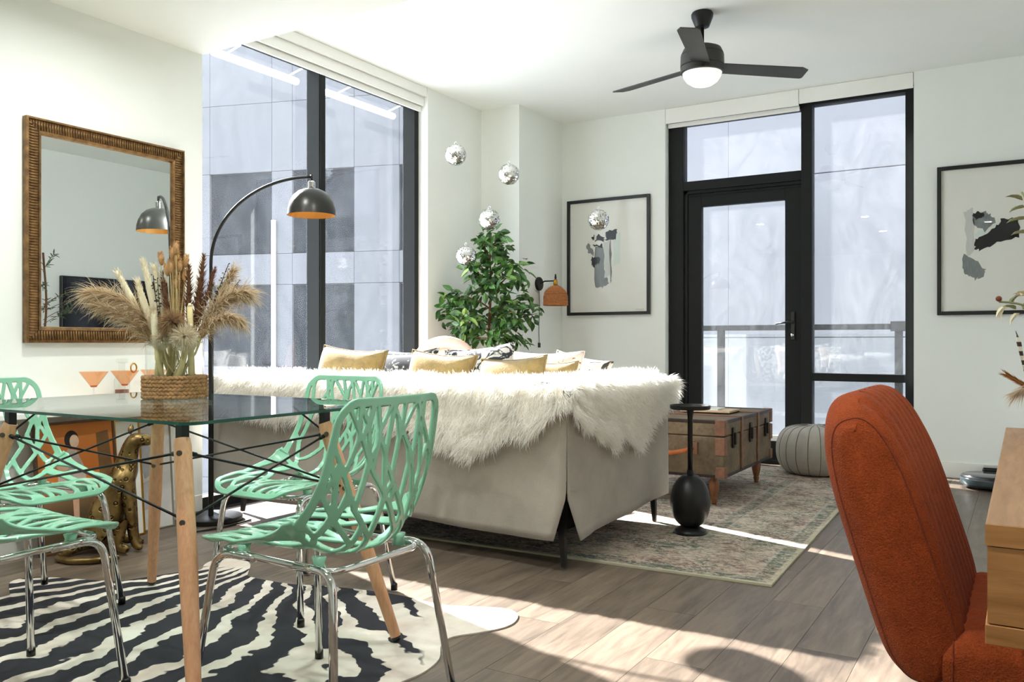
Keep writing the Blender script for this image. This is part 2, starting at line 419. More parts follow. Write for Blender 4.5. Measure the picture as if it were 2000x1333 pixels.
MB().tube([(1.17, -0.06, 0), (1.17, -0.06, 7.2)], 0.045, 10).build('downpipe', 'white', fb, True, world=False)
for nm, a, b in (('first', 3.79, 4.55), ('second', 4.86, 5.67)):
    sb = thing('sunshade_rail', 'white horizontal sunshade tube outside the window, %s' % ('left of the dark mullion' if nm == 'first' else 'right of the dark mullion'), 'sunshade', (-4.6, (a+b)/2, 2.87))
    MB().tube([(-4.6, a, 2.87), (-4.6, b, 2.87)], 0.026, 12).build('tube', 'white', sb, True)
    for yy in (a + 0.1, b - 0.1): MB().tube([(-4.6, yy, 2.88), (WX - WT - 0.001, yy, 3.0)], 0.006, 6).build('bracket', 'white', sb)

# ------------------------------------------------------------------ mint branch-pattern chairs
def catmull(pts, n):
    P = [Vector(p) for p in pts]; P = [P[0]*2 - P[1]] + P + [P[-1]*2 - P[-2]]; out = []
    for i in range(1, len(P) - 2):
        for k in range(n):
            t = k / n; a, b, c, d = P[i-1], P[i], P[i+1], P[i+2]
            out.append(0.5 * ((2*b) + (c-a)*t + (2*a-5*b+4*c-d)*t*t + (3*b-a-3*c+d)*t**3))
    return out + [P[-2]]
def chair_shell():
    path = catmull([(0.272, 0, 0.410), (0.238, 0, 0.434), (0.14, 0, 0.438), (0.02, 0, 0.422), (-0.09, 0, 0.412), (-0.172, 0, 0.436), (-0.216, 0, 0.52), (-0.238, 0, 0.66), (-0.25, 0, 0.805)], 14)
    L = [0]
    for i in range(1, len(path)): L.append(L[-1] + (path[i] - path[i-1]).length)
    LT = L[-1]; La = np.array(L); Pa = np.array([tuple(p) for p in path])
    tx = np.gradient(Pa[:, 0], La); tz = np.gradient(Pa[:, 2], La)
    Wd = 0.225
    wf = lambda b: float(np.interp(b, [0, .06, .2, .38, .55, .7, LT], [.185, .212, .232, .240, .228, .208, .192]))
    lf = lambda b: float(np.interp(b, [0, .1, .2, .3, .38, .46, .55, .65, LT], [.006, .012, .026, .065, .105, .112, .085, .05, .022]))
    JB = 0.40                                  # seat to back crease along the path
    rg = random.Random(14); segs = []
    def inside(a, b): return abs(a) < Wd and 0 < b < LT
    def gap(p, skip):
        m = 9.0
        for k, (a1, b1, a2, b2, w) in enumerate(segs):
            if k in skip: continue
            dx, dy = a2 - a1, b2 - b1; tt = min(1, max(0, ((p[0] - a1) * dx + (p[1] - b1) * dy) / (dx*dx + dy*dy)))
            m = min(m, math.hypot(p[0] - a1 - tt * dx, p[1] - b1 - tt * dy))
        return m
    def grow_all(starts, dirn, lo, hi, w0):
        """branches grow level by level and stop where they run into a neighbour"""
        queue = [(a_, b_, R(an), w0, -1, 0, 1) for a_, b_, an in starts]
        while queue:
            a_, b_, ang, w, par, lvl, sd0 = queue.pop(0)
            ln = rg.uniform(lo, hi); merged = False; n = 10; sib = {k for k in range(len(segs)) if k == par or (segs[k][0] == a_ and segs[k][1] == b_)}
            a2, b2 = a_, b_
            for k in range(1, n + 1):
                a2 = a_ + math.sin(ang) * ln * k / n; b2 = b_ + dirn * math.cos(ang) * ln * k / n
                if k > 3 and gap((a2, b2), sib) < 0.004: merged = True; break
                if not inside(a2, b2): merged = True; break
            segs.append((a_, b_, a2, b2, w)); me_ = len(segs) - 1
            if merged or lvl > 5: continue
            sg = -sd0
            queue.append((a2, b2, sg * R(rg.uniform(6, 16)), w * 0.95, me_, lvl + 1, sg))
            t1 = -sg * R(rg.uniform(28, 42)); probe = (a2 + math.sin(t1) * 0.035, b2 + dirn * math.cos(t1) * 0.035)
            if gap(probe, {me_}) > 0.013: queue.append((a2, b2, t1, w * 0.9, me_, lvl + 1, -sg))
    grow_all([(x_, JB - 0.01, an) for x_, an in ((-0.15, -12), (-0.09, 8), (-0.025, -8), (0.04, 7), (0.10, -6), (0.155, 13))], 1, 0.075, 0.12, 0.0074)
    grow_all([(x_, JB + 0.01, an) for x_, an in ((-0.15, -8), (-0.05, 7), (0.05, -7), (0.15, 8))], -1, 0.08, 0.12, 0.0105)
    cs = 0.0042; na, nb = int(2 * Wd / cs) + 1, int(LT / cs) + 1
    A, B = np.meshgrid(np.linspace(-Wd, Wd, na + 1), np.linspace(0, LT, nb + 1), indexing='ij')
    rc = np.where(B < LT / 2, 0.10, 0.065)
    qx = np.abs(A) - Wd + rc; qy = np.abs(B - LT / 2) - LT / 2 + rc
    outer = np.hypot(np.maximum(qx, 0), np.maximum(qy, 0)) + np.minimum(np.maximum(qx, qy), 0) - rc
    rimw = 0.020 + 0.026 * np.exp(-((B - JB) / 0.06) ** 2)
    sd = -(outer + rimw)
    sd = np.minimum(sd, np.abs(B - JB) - 0.012)
    for a1, b1, a2, b2, w in segs:
        dx, dy = a2 - a1, b2 - b1; tt = np.clip(((A - a1) * dx + (B - b1) * dy) / (dx*dx + dy*dy), 0, 1)
        d = np.hypot(A - a1 - tt * dx, B - b1 - tt * dy) - w
        k = 0.005; hh = np.clip(0.5 + 0.5 * (d - sd) / k, 0, 1); sd = d * (1 - hh) + sd * hh - k * hh * (1 - hh) * 0.5
    F = np.maximum(sd, outer)
    mb = MB(); cache = {}
    def P3(a, b):
        u = a / Wd; x = np.interp(b, La, Pa[:, 0]); z = np.interp(b, La, Pa[:, 2]); dx = np.interp(b, La, tx); dz = np.interp(b, La, tz)
        nl = math.hypot(dx, dz); nx, nz = dz / nl, -dx / nl    # pointing up for the seat, forward for the back
        l = lf(b) * abs(u) ** 2.4
        return (x + nx * l, u * wf(b) * (1 - 0.05 * abs(u) ** 6 * (l / 0.11)), z + nz * l)
    def vid(key, a, b):
        if key not in cache: cache[key] = len(mb.v); mb.v.append(P3(a, b))
        return cache[key]
    for i in range(na):
        for j in range(nb):
            cor = ((i, j), (i+1, j), (i+1, j+1), (i, j+1)); vals = [F[c] for c in cor]
            if min(vals) >= 0: continue
            poly = []
            for k in range(4):
                c0, c1 = cor[k], cor[(k+1) % 4]; f0, f1 = F[c0], F[c1]
                if f0 < 0: poly.append(vid(c0, A[c0], B[c0]))
                if (f0 < 0) != (f1 < 0):
                    t_ = f0 / (f0 - f1); e = (min(c0, c1), max(c0, c1))
                    poly.append(vid(e, A[c0] + (A[c1]-A[c0]) * t_, B[c0] + (B[c1]-B[c0]) * t_))
            if len(poly) >= 3: mb.face(poly)
    return mb
def make_chair():
    root = thing('dining_chair', 'x', 'chair')
    o = chair_shell().build('shell', 'mint', root, smooth=True, world=False)
    s = o.modifiers.new('thickness', 'SOLIDIFY'); s.thickness = 0.008; s.offset = 0
    fr_ = [(0.20, 0.172, 0.418), (-0.185, 0.172, 0.418)]
    MB().tube(rounded([(0.205, 0.0, 0.409), (0.205, 0.165, 0.409), (-0.185, 0.165, 0.400), (-0.185, -0.165, 0.400), (0.205, -0.165, 0.409), (0.205, 0.0, 0.409)], 0.05), 0.0085, 10).build('seat_frame', 'chrome', root, True, world=False)
    for sx, sy in ((1, 1), (1, -1), (-1, 1), (-1, -1)):
        xt, xb_ = (0.17, 0.238) if sx > 0 else (-0.165, -0.245)
        lg = MB().tube(rounded([(xt - 0.10 * sx, sy * 0.166, 0.403), (xt + 0.03 * sx, sy * 0.178, 0.406), (xb_, sy * 0.228, 0.006)], 0.055, 8), 0.0105, 12).build('leg', 'chrome', root, True, world=False)
        MB().lathe([(0.0125, 0), (0.0125, 0.022), (0.011, 0.026)], 12, (xb_, sy * 0.228, 0.0)).build('foot_cap', 'blackplastic', lg, True, world=False)
        MB().lathe([(0.02, -0.02), (0.014, 0.0), (0.018, 0.012)], 10, (xt - 0.04 * sx, sy * 0.15, 0.416)).build('mount', 'mint', root, True, world=False)
    return root
chair0 = make_chair()
for k, (x, y, rz, lab) in enumerate(((-1.55, 1.63, 180, 'mint green branch-pattern chair in front, its openwork back towards the viewer'),
                                     (-2.265, 2.27, -90, 'mint green branch-pattern chair between the glass table and the sofa'),
                                     (-2.31, 1.19, 90, 'mint green chair cut by the left edge, only its seat front and legs showing'),
                                     (-3.0, 1.65, 0, 'mint green branch-pattern chair at the far left, before the orange painting'))):
    o = chair0 if k == 0 else copy_tree(chair0)
    o.location = (x, y, 0.006); o.rotation_euler = (0, 0, R(rz)); tag(o, lab, 'chair', 'mint chairs around the glass table')

# ------------------------------------------------------------------ glass dining table
tb = thing('dining_table', 'glass topped dining table with beech legs and black wire braces', 'table', (-2.28, 1.71, 0))
def rrect(x0, x1, y0, y1, r, n=6):
    out = []
    for cx, cy, a0 in ((x1 - r, y1 - r, 0), (x0 + r, y1 - r, 90), (x0 + r, y0 + r, 180), (x1 - r, y0 + r, 270)):
        for k in range(n + 1): a = R(a0 + 90 * k / n); out.append((cx + r * math.cos(a), cy + r * math.sin(a)))
    return out
g = MB(); g.prism(rrect(-2.88, -1.68, 1.31, 2.11, 0.03), 0.739, 0.747)
g.mi = [0, 0] + [1] * (len(g.f) - 2)
g.build('glass_top', ['table_glass', 'glass_edge'], tb)
corners = [(-1, -1), (1, -1), (1, 1), (-1, 1)]
LT_, LB_ = {}, {}
for sx, sy in corners:
    top = Vector((-2.28 + sx * 0.405, 1.71 + sy * 0.262, 0.685)); bot = Vector((-2.28 + sx * 0.60, 1.71 + sy * 0.375, 0.012))
    LT_[(sx, sy)], LB_[(sx, sy)] = top, bot
    d = (bot - top).normalized()
    lg = MB().tube([top, top + d * 0.02, top.lerp(bot, 0.45), bot - d * 0.006], [0.0195, 0.0225, 0.0235, 0.0165], 18).build('leg', 'beech', tb, True, auto=50)
    MB().tube([bot - d * 0.006, bot - d * 0.002, bot + d * 0.006], [0.0155, 0.017, 0.014], 14).build('foot', 'blackplastic', lg, True)
    MB().box(top.x - 0.012, top.x + 0.012, top.y - 0.012, top.y + 0.012, 0.66, 0.736).build('bracket', 'blackmetal', tb)
    MB().lathe([(0.034, 0), (0.034, 0.004)], 20, (top.x, top.y, 0.7345)).build('glass_pad', 'blackmetal', tb)
    for zf in (0.05, 0.30):
        p = top.lerp(bot, zf); nrm = Vector((0.5, -0.86, 0))
        MB().tube([p + nrm * 0.018, p + nrm * 0.0255], 0.0075, 12).build('bolt', 'screw', lg)
for k in range(4):
    a, b = corners[k], corners[(k + 1) % 4]
    for p, q in ((a, b), (b, a)):
        A_ = LT_[p].lerp(LB_[p], 0.05); B_ = LT_[q].lerp(LB_[q], 0.30)
        dd = (B_ - A_).normalized()
        r_ = MB().tube([A_, B_], 0.0036, 8).build('brace_rod', 'blackmetal', tb, True)
        MB().tube([A_ + dd * 0.018, A_ + dd * 0.04], 0.0065, 8).build('rod_end', 'blackmetal', r_, True)
for sx, sy in corners:
    MB().tube([LT_[(sx, sy)] + Vector((0, 0, -0.03)), (-2.28 + sx * 0.33, 1.71 + sy * 0.20, 0.737)], 0.003, 6).build('brace_rod', 'blackmetal', tb)

tb.location.z += 0.0055
# ------------------------------------------------------------------ zebra hide
t = NT('zebra_hide')
sp = t.n.new('ShaderNodeSeparateXYZ'); t.link(t.coord(), sp.inputs[0])
nzv = t.noise(2.2, 4, 0.55); nz2 = t.noise(9, 3, 0.5)
X_, Y_ = sp.outputs[0], sp.outputs[1]          # world metres: the object sits at the origin
dx_ = t.math('ADD', X_, 2.86); dy_ = t.math('SUBTRACT', Y_, 2.72)
ang = t.math('ARCTAN2', dy_, dx_)
rad = t.math('SQRT', t.math('ADD', t.math('MULTIPLY', dx_, dx_), t.math('MULTIPLY', dy_, dy_)))
ph = t.math('MULTIPLY_ADD', ang, 46.0, t.math('MULTIPLY', nzv, 21.0))
ph = t.math('ADD', ph, t.math('MULTIPLY', nz2, 1.6)); ph = t.math('MULTIPLY_ADD', rad, 5.0, ph)
sn = t.math('SINE', ph)
lx = t.math('MULTIPLY_ADD', X_, 0.55, t.math('MULTIPLY', Y_, 0.42))     # grows towards the pale rump
pale = t.math('MULTIPLY', t.math('SUBTRACT', lx, -0.15), 4.5)
pale = t.math('MAXIMUM', pale, 0.0)
tail = t.math('MAXIMUM', t.math('MULTIPLY', t.math('SUBTRACT', t.math('MULTIPLY_ADD', X_, -0.35, Y_), 3.27), 5.0), 0.0)
val = t.math('SUBTRACT', t.math('MULTIPLY_ADD', sn, 0.5, 0.68), t.math('MINIMUM', t.math('ADD', pale, tail), 0.95))
stripe = t.ramp(val, [(0.44, (0, 0, 0, 1)), (0.50, (1, 1, 1, 1))])
cream = t.ramp(t.noise(5, 5), [(0.3, lin(196, 180, 166)), (0.6, lin(222, 214, 202))])
colz = t.mix(stripe, cream, lin(30, 30, 38))
t.bump(t.noise(300, 2), 0.3, 0.003); M['zebra'] = t.set(colz, 0.9)
zo = [(-3.22, 1.735), (-3.391, 1.827), (-3.387, 1.905), (-3.3, 1.957), (-3.062, 2.042), (-3.006, 2.127), (-2.956, 2.243), (-2.905, 2.329), (-2.961, 2.398), (-2.983, 2.483), (-2.898, 2.535), (-2.80, 2.50), (-2.70, 2.40), (-2.642, 2.363), (-2.451, 2.37), (-2.357, 2.402), (-2.269, 2.431), (-2.029, 2.476), (-1.808, 2.464), (-1.713, 2.487), (-1.576, 2.543), (-1.50, 2.52), (-1.464, 2.45), (-1.464, 2.379), (-1.502, 2.298), (-1.556, 2.216), (-1.547, 2.141), (-1.483, 2.041), (-1.46, 1.941), (-1.469, 1.859), (-1.50, 1.75), (-1.62, 1.60), (-1.58, 1.40), (-1.46, 1.22), (-1.55, 1.10), (-1.75, 1.16), (-1.9, 1.25), (-2.3, 1.15), (-2.6, 1.2), (-2.75, 1.10), (-2.9, 0.98), (-3.05, 1.02), (-3.0, 1.25), (-3.05, 1.45), (-3.2, 1.55)]
zc = catmull([(a, b, 0) for a, b in zo + zo[:1]], 4)[:-1]
tag(MB().prism([(p.x, p.y) for p in zc], 0.0005, 0.005).build('zebra_rug', 'zebra'), 'black and cream zebra hide rug under the glass table', 'rug')

# ------------------------------------------------------------------ vintage rug
t = NT('vintage_rug')
v1 = t.mapping((1, 1.6, 1)); a1 = t.noise(14, 8, 0.8, v1, 1.2); a2 = t.noise(26, 7, 0.8, t.mapping((1, 2.4, 1)), 1.5); a3 = t.noise(3.2, 3, 0.6)
vo = t.n.new('ShaderNodeTexVoronoi'); vo.inputs['Scale'].default_value = 9; t.link(t.mapping((1, 1, 1), (0, 0, R(45))), vo.inputs['Vector'])
base = t.ramp(a3, [(0.35, lin(196, 176, 158)), (0.65, lin(214, 200, 182))])
base = t.mix(t.ramp(a1, [(0.50, (0, 0, 0, 1)), (0.58, (0.75, 0.75, 0.75, 1))]), base, lin(150, 116, 106))
dk = t.math('MULTIPLY', t.ramp(a2, [(0.475, (0, 0, 0, 1)), (0.525, (1, 1, 1, 1))]), t.ramp(t.noise(5.5, 5, 0.65), [(0.42, (0.45, 0.45, 0.45, 1)), (0.58, (1, 1, 1, 1))]))
base = t.mix(dk, base, t.mix(t.ramp(a3, [(0.45, (0, 0, 0, 1)), (0.55, (1, 1, 1, 1))]), lin(48, 46, 46), lin(60, 82, 70)))
sp = t.n.new('ShaderNodeSeparateXYZ'); t.link(t.coord('Generated'), sp.inputs[0])
ex = t.math('SUBTRACT', 0.5, t.math('ABSOLUTE', t.math('SUBTRACT', sp.outputs[0], 0.5))); ex = t.math('MULTIPLY', ex, 2.35)
ey = t.math('SUBTRACT', 0.5, t.math('ABSOLUTE', t.math('SUBTRACT', sp.outputs[1], 0.5))); ey = t.math('MULTIPLY', ey, 3.15)
ed = t.math('MINIMUM', ex, ey)
band = t.ramp(ed, [(0.0, lin(190, 178, 156)), (0.012, lin(190, 178, 156)), (0.02, lin(72, 94, 80)), (0.07, lin(72, 94, 80)), (0.09, (1, 1, 1, 1)), (0.40, (1, 1, 1, 1)), (0.42, lin(72, 94, 80)), (0.47, lin(72, 94, 80)), (0.5, (1, 1, 1, 1))])
bandf = t.ramp(ed, [(0.0, (1, 1, 1, 1)), (0.014, (1, 1, 1, 1)), (0.02, (.75, .75, .75, 1)), (0.07, (.75, .75, .75, 1)), (0.09, (0, 0, 0, 1)), (0.40, (0, 0, 0, 1)), (0.42, (.7, .7, .7, 1)), (0.47, (.7, .7, .7, 1)), (0.5, (0, 0, 0, 1))])
bf = t.math('MULTIPLY', bandf, t.ramp(a1, [(0.44, (0.0, 0.0, 0.0, 1)), (0.56, (1, 1, 1, 1))]))
colr = t.mix(bf, base, band)
t.bump(a2, 0.25, 0.004); M['rug'] = t.set(colr, 0.95)
rg = thing('area_rug', 'faded beige and green vintage patterned rug under sofa and trunk', 'rug', (-2.06, 4.86, 0), R(1.6))
MB().box(-1.175, 1.175, -1.575, 1.575, 0.0005, 0.008).build('rug_field', 'rug', rg, world=False)
bind = plain('cream_binding', (176, 172, 148), 0.9)
for a in ((-1.185, 1.185, -1.585, -1.575), (-1.185, 1.185, 1.575, 1.585), (-1.185, -1.175, -1.575, 1.575), (1.175, 1.185, -1.575, 1.575)):
    MB().box(*a, 0.0005, 0.009).build('edge_binding', bind, rg, world=False)

# ------------------------------------------------------------------ mirror
mr = thing('wall_mirror', 'large mirror in a ribbed bronze frame on the white wall', 'mirror', (WX, 2.55, 0.94))
t = NT('bronze_frame'); nb_ = t.noise(30, 4); M['bronze'] = t.set(t.ramp(nb_, [(0.3, lin(96, 70, 44)), (0.7, lin(150, 116, 74))]), 0.42, 0.75)
M['bronze_dark'] = plain('bronze_groove', (84, 62, 44), 0.5, 0.6)
my0, my1, mz0, mz1 = 2.133, 2.97, 0.94, 1.962; mw = 0.075
bx('mirror_glass', 'mirror', mr, WX + 0.012, WX + 0.016, my0 + mw - 0.01, my1 - mw + 0.01, mz0 + mw - 0.02, mz1 - mw + 0.01)
bx('backing', 'blackplastic', mr, WX + 0.002, WX + 0.012, my0 + 0.01, my1 - 0.01, mz0 + 0.01, mz1 - 0.01)
def frame_side(p0, p1, inw):
    """mitred bar from p0 to p1 (y,z) with inward direction inw, section: outer lip, fluted field, inner bead"""
    f = MB(); y_, z_ = p0; Y__, Z__ = p1; ax = Vector((0, Y__ - y_, Z__ - z_)); L_ = ax.length; ax.normalize(); iw = Vector((0, *inw))
    sec = [(0.0, 0.0), (0.0, 0.032), (0.009, 0.036), (0.012, 0.026), (0.056, 0.026), (0.058, 0.031), (0.070, 0.026), (mw, 0.014), (mw, 0.0)]
    o0 = Vector((WX + 0.001, y_, z_)); o1 = Vector((WX + 0.001, Y__, Z__))
    b = 0
    for d_, h_ in sec:
        for o_, sg in ((o0, 1), (o1, -1)): f.v.append(tuple(o_ + iw * d_ + ax * (d_ * sg) + Vector((h_, 0, 0))))
    for i in range(len(sec) - 1): f.face((2*i, 2*i+1, 2*i+3, 2*i+2))
    o = f.build('frame_side', 'bronze', mr)
    rb = MB(); n = int(L_ / 0.0125)
    for k in range(n):
        s_ = (k + 0.5) * L_ / n
        lo, hi = 0.013, 0.055
        lim = min(s_, L_ - s_)
        if lim < hi: hi = max(lim, lo)
        if hi - lo < 0.006: continue
        c0 = o0 + ax * s_
        pts = [c0 + iw * lo + Vector((0.0275, 0, 0)), c0 + iw * (lo + hi) * 0.5 + Vector((0.0295, 0, 0)), c0 + iw * hi + Vector((0.0275, 0, 0))]
        rb.tube(pts, 0.0034, 6)
    r_ = rb.build('ribbing', 'bronze', o, True); r_['kind'] = 'stuff'
frame_side((my0, mz0), (my1, mz0), (0, 1)); frame_side((my1, mz1), (my0, mz1), (0, -1))
frame_side((my0, mz1), (my0, mz0), (1, 0)); frame_side((my1, mz0), (my1, mz1), (-1, 0))

# ------------------------------------------------------------------ wall shelf with glasses, pictures below
sh = thing('wall_shelf', 'slim white wall shelf under the mirror', 'shelf', (WX, 2.4, 0.62))
bx('board', 'white', sh, WX + 0.001, WX + 0.24, 1.75, 2.98, 0.615, 0.64, bevel=0.003)
for yy in (1.95, 2.8): bx('bracket', 'white', sh, WX + 0.001, WX + 0.2, yy - 0.012, yy + 0.012, 0.58, 0.6145)
def martini(y, xx, lab):
    o = thing('martini_glass', lab, 'glass', (xx, y, 0.6405), 0, 'peach martini glasses on the shelf')
    MB().lathe([(0.012, 0.092), (0.064, 0.165)], 28, cap=False).build('bowl', 'peach_glass', o, True, world=False)
    MB().lathe([(0.0, 0.0915), (0.011, 0.0925), (0.017, 0.10), (0.0, 0.1005)], 20).build('bowl_bottom', plain('amber_glass', (196, 84, 40), 0.2), o, True, world=False)
    MB().lathe([(0.0035, 0.004), (0.0035, 0.091)], 10).build('stem', 'clear', o, True, world=False)
    MB().lathe([(0.036, 0), (0.036, 0.002), (0.006, 0.005)], 24).build('foot', 'clear', o, True, world=False)
martini(2.385, -3.72, 'peach martini glass on the shelf, nearest the left chair'); martini(2.545, -3.72, 'peach martini glass in front of the small decanter'); martini(2.72, -3.74, 'peach martini glass half hidden behind the vase')
dc = thing('decanter', 'small clear glass decanter with a ring stopper on the shelf', 'decanter', (-3.80, 2.585, 0.6405))
MB().lathe([(0.035, 0), (0.036, 0.01), (0.036, 0.12), (0.014, 0.15), (0.014, 0.20), (0.018, 0.205)], 20).build('bottle', 'clear', dc, True, world=False)
MB().box(-0.02, 0.02, -0.02, 0.02, 0.20, 0.222).build('stopper', 'clear', dc, world=False, bevel=0.003)
MB().tube([(0.02, 0.050 + 0.016 * math.cos(a), 0.175 + 0.022 * math.sin(a)) for a in [i * 2 * PI / 16 for i in range(16)]], 0.004, 6, closed=True).build('ring', 'brass', dc, True, world=False)
MB().box(-0.02, 0.02, -0.024, 0.024, 0.02, 0.07).build('tag', plain('brown_label', (120, 70, 56), 0.7), dc, world=False)

def leaning(name, lab, y0_, y1_, h, xfoot, tilt, fmat, fw, canvas):
    o = thing(name, lab, 'picture', (xfoot, (y0_ + y1_) / 2, 0.001)); o.rotation_euler = (0, -R(tilt), 0)
    w = (y1_ - y0_) / 2
    for a in ((-w, -w + fw, 0, h), (w - fw, w, 0, h), (-w + fw, w - fw, 0, fw), (-w + fw, w - fw, h - fw, h)):
        MB().box(-0.02, 0.0, *a).build('frame_bar', fmat, o, world=False, bevel=0.002)
    MB().box(-0.016, -0.006, -w + fw, w - fw, fw, h - fw).build('canvas', canvas, o, world=False)
    return o
t = NT('orange_canvas'); sp = t.n.new('ShaderNodeSeparateXYZ'); t.link(t.coord('Generated'), sp.inputs[0])
zz = t.math('ADD', sp.outputs[2], t.math('MULTIPLY', t.noise(7, 4), 0.12))
M['orange_canvas'] = t.set(t.ramp(zz, [(0.30, lin(84, 66, 40)), (0.42, lin(120, 92, 60)), (0.48, lin(150, 92, 50)), (0.56, lin(206, 112, 36)), (0.9, lin(198, 118, 48))]), 0.7)
pa = leaning('painting', 'orange painting of a seated woman leaning below the shelf', 2.105, 2.493, 0.585, -3.665, 6, plain('dark_wood_frame', (88, 58, 36), 0.5), 0.012, 'orange_canvas')
def patch(par, poly, rgb, lvl, nm='painted_shape'):
    Mx = Matrix(((0, 0, 1, -0.006), (1, 0, 0, 0), (0, 1, 0, 0), (0, 0, 0, 1)))
    MB().prism(poly, 0.0, 0.0008 * lvl, M_=Mx).build(nm, plain(nm, rgb, 0.7, var=0.1, scale=30), par, world=False)
def oval(cx, cy, rx, ry, n=18, a=0): return [(cx + rx * math.cos(2*PI*k/n) * math.cos(a) - ry * math.sin(2*PI*k/n) * math.sin(a), cy + rx * math.cos(2*PI*k/n) * math.sin(a) + ry * math.sin(2*PI*k/n) * math.cos(a)) for k in range(n)]
patch(pa, oval(-0.02, 0.500, 0.034, 0.042), (44, 30, 26), 1); patch(pa, oval(-0.008, 0.492, 0.022, 0.030), (222, 190, 160), 2)
patch(pa, [(-0.04, 0.46), (0.0, 0.45), (0.03, 0.38), (0.05, 0.26), (-0.10, 0.24), (-0.09, 0.38)], (190, 170, 160), 1); patch(pa, oval(-0.075, 0.40, 0.03, 0.045, 14, 0.5), (226, 186, 158), 2)
patch(pa, [(-0.03, 0.26), (0.0, 0.26), (-0.005, 0.12), (0.045, 0.075), (0.03, 0.055), (-0.03, 0.075)], (206, 160, 130), 2); patch(pa, oval(-0.002, 0.075, 0.035, 0.014), (150, 60, 52), 3)
patch(pa, oval(0.075, 0.11, 0.022, 0.026), (70, 52, 38), 1); patch(pa, [(0.10, 0.52), (0.16, 0.53), (0.18, 0.25), (0.11, 0.26)], (120, 84, 44), 1)
pb = leaning('picture_frame', 'thin gold picture frame leaning behind the leopard figure', 2.50, 2.64, 0.57, -3.690, 5, 'brass', 0.009, 'paper')
pc = leaning('picture_frame', 'tall white framed sketch leaning behind the table leg', 2.585, 2.84, 0.57, -3.735, 4, plain('grey_frame', (140, 132, 118), 0.5), 0.008, plain('sketch_paper', (214, 212, 208), 0.7, var=0.12, scale=7))
patch(pc, [(-0.08, 0.42), (0.02, 0.46), (0.05, 0.30), (-0.03, 0.26)], (168, 168, 170), 1); patch(pc, [(-0.04, 0.24), (0.07, 0.28), (0.05, 0.12), (-0.06, 0.10)], (184, 182, 182), 1)

# ------------------------------------------------------------------ brass leopard
t = NT('hammered_brass')
vo = t.n.new('ShaderNodeTexVoronoi'); vo.inputs['Scale'].default_value = 34; t.link(t.coord(), vo.inputs['Vector'])
ring = t.ramp(vo.outputs['Distance'], [(0.0, (0.9, 0.9, 0.9, 1)), (0.14, (0.8, 0.8, 0.8, 1)), (0.22, (0.1, 0.1, 0.1, 1)), (0.30, (0.1, 0.1, 0.1, 1)), (0.38, (1, 1, 1, 1))])
colb = t.mix(ring, lin(60, 44, 22), t.ramp(t.noise(9, 5), [(0.3, lin(88, 70, 40)), (0.7, lin(168, 140, 88))]))
t.bump(ring, 0.6, 0.006); M['leopard'] = t.set(colb, 0.34, 0.85)
lp = thing('leopard_figure', 'brass sitting leopard figure on the floor below the shelf', 'statue', (-3.50, 2.365, 0.0), R(52))
def skin_mesh(name, verts, edges, mat, parent, lvl=2):
    me = bpy.data.meshes.new(name); me.from_pydata([v[:3] for v in verts], edges, [])
    me.materials.append(M[mat] if isinstance(mat, str) else mat)
    o = bpy.data.objects.new(name, me); C.objects.link(o); o.parent = parent
    sk = o.modifiers.new('skin', 'SKIN'); sk.use_smooth_shade = True
    if not me.skin_vertices: 
        bpy.context.view_layer.objects.active = o; bpy.ops.mesh.customdata_skin_add()
    for i, v in enumerate(verts):
        r = v[3]; me.skin_vertices[0].data[i].radius = r if isinstance(r, tuple) else (r, r)
    me.skin_vertices[0].data[0].use_root = True
    ss = o.modifiers.new('sub', 'SUBSURF'); ss.levels = lvl; ss.render_levels = lvl
    return o
V = [(-0.075, 0, 0.085, 0.082), (-0.055, 0, 0.20, 0.080), (0.0, 0, 0.31, 0.070), (0.032, 0, 0.385, 0.052), (0.045, 0, 0.45, 0.044), (0.065, 0, 0.505, 0.046), (0.115, 0, 0.497, 0.030), (0.142, 0, 0.487, 0.021),
     (0.035, 0.048, 0.30, 0.036), (0.050, 0.052, 0.18, 0.027), (0.062, 0.052, 0.06, 0.020), (0.075, 0.052, 0.022, 0.021), (0.105, 0.052, 0.018, 0.016),
     (0.035, -0.048, 0.30, 0.036), (0.050, -0.052, 0.18, 0.027), (0.062, -0.052, 0.06, 0.020), (0.075, -0.052, 0.022, 0.021), (0.105, -0.052, 0.018, 0.016),
     (-0.045, 0.075, 0.10, 0.052), (0.015, 0.098, 0.125, 0.042), (-0.01, 0.098, 0.045, 0.028), (0.05, 0.098, 0.02, 0.019),
     (-0.045, -0.075, 0.10, 0.052), (0.015, -0.098, 0.125, 0.042), (-0.01, -0.098, 0.045, 0.028), (0.05, -0.098, 0.02, 0.019),
     (-0.15, 0, 0.035, 0.024), (-0.21, -0.05, 0.020, 0.017), (-0.23, -0.13, 0.017, 0.016), (-0.17, -0.20, 0.016, 0.015), (-0.07, -0.22, 0.016, 0.015), (0.02, -0.20, 0.017, 0.014)]
E_ = [(0,1),(1,2),(2,3),(3,4),(4,5),(5,6),(6,7),(2,8),(8,9),(9,10),(10,11),(11,12),(2,13),(13,14),(14,15),(15,16),(16,17),(0,18),(18,19),(19,20),(20,21),(0,22),(22,23),(23,24),(24,25),(0,26),(26,27),(27,28),(28,29),(29,30),(30,31)]
skin_mesh('body', V, E_, 'leopard', lp)
for s in (-1, 1):
    MB().ell((0.050, s * 0.036, 0.548), (0.011, 0.016, 0.020), 10, 8).build('ear', 'leopard', lp, True, world=False)
    MB().ell((0.098, s * 0.025, 0.512), (0.006, 0.005, 0.006), 8, 6).build('eye', 'blackplastic', lp, True, world=False)

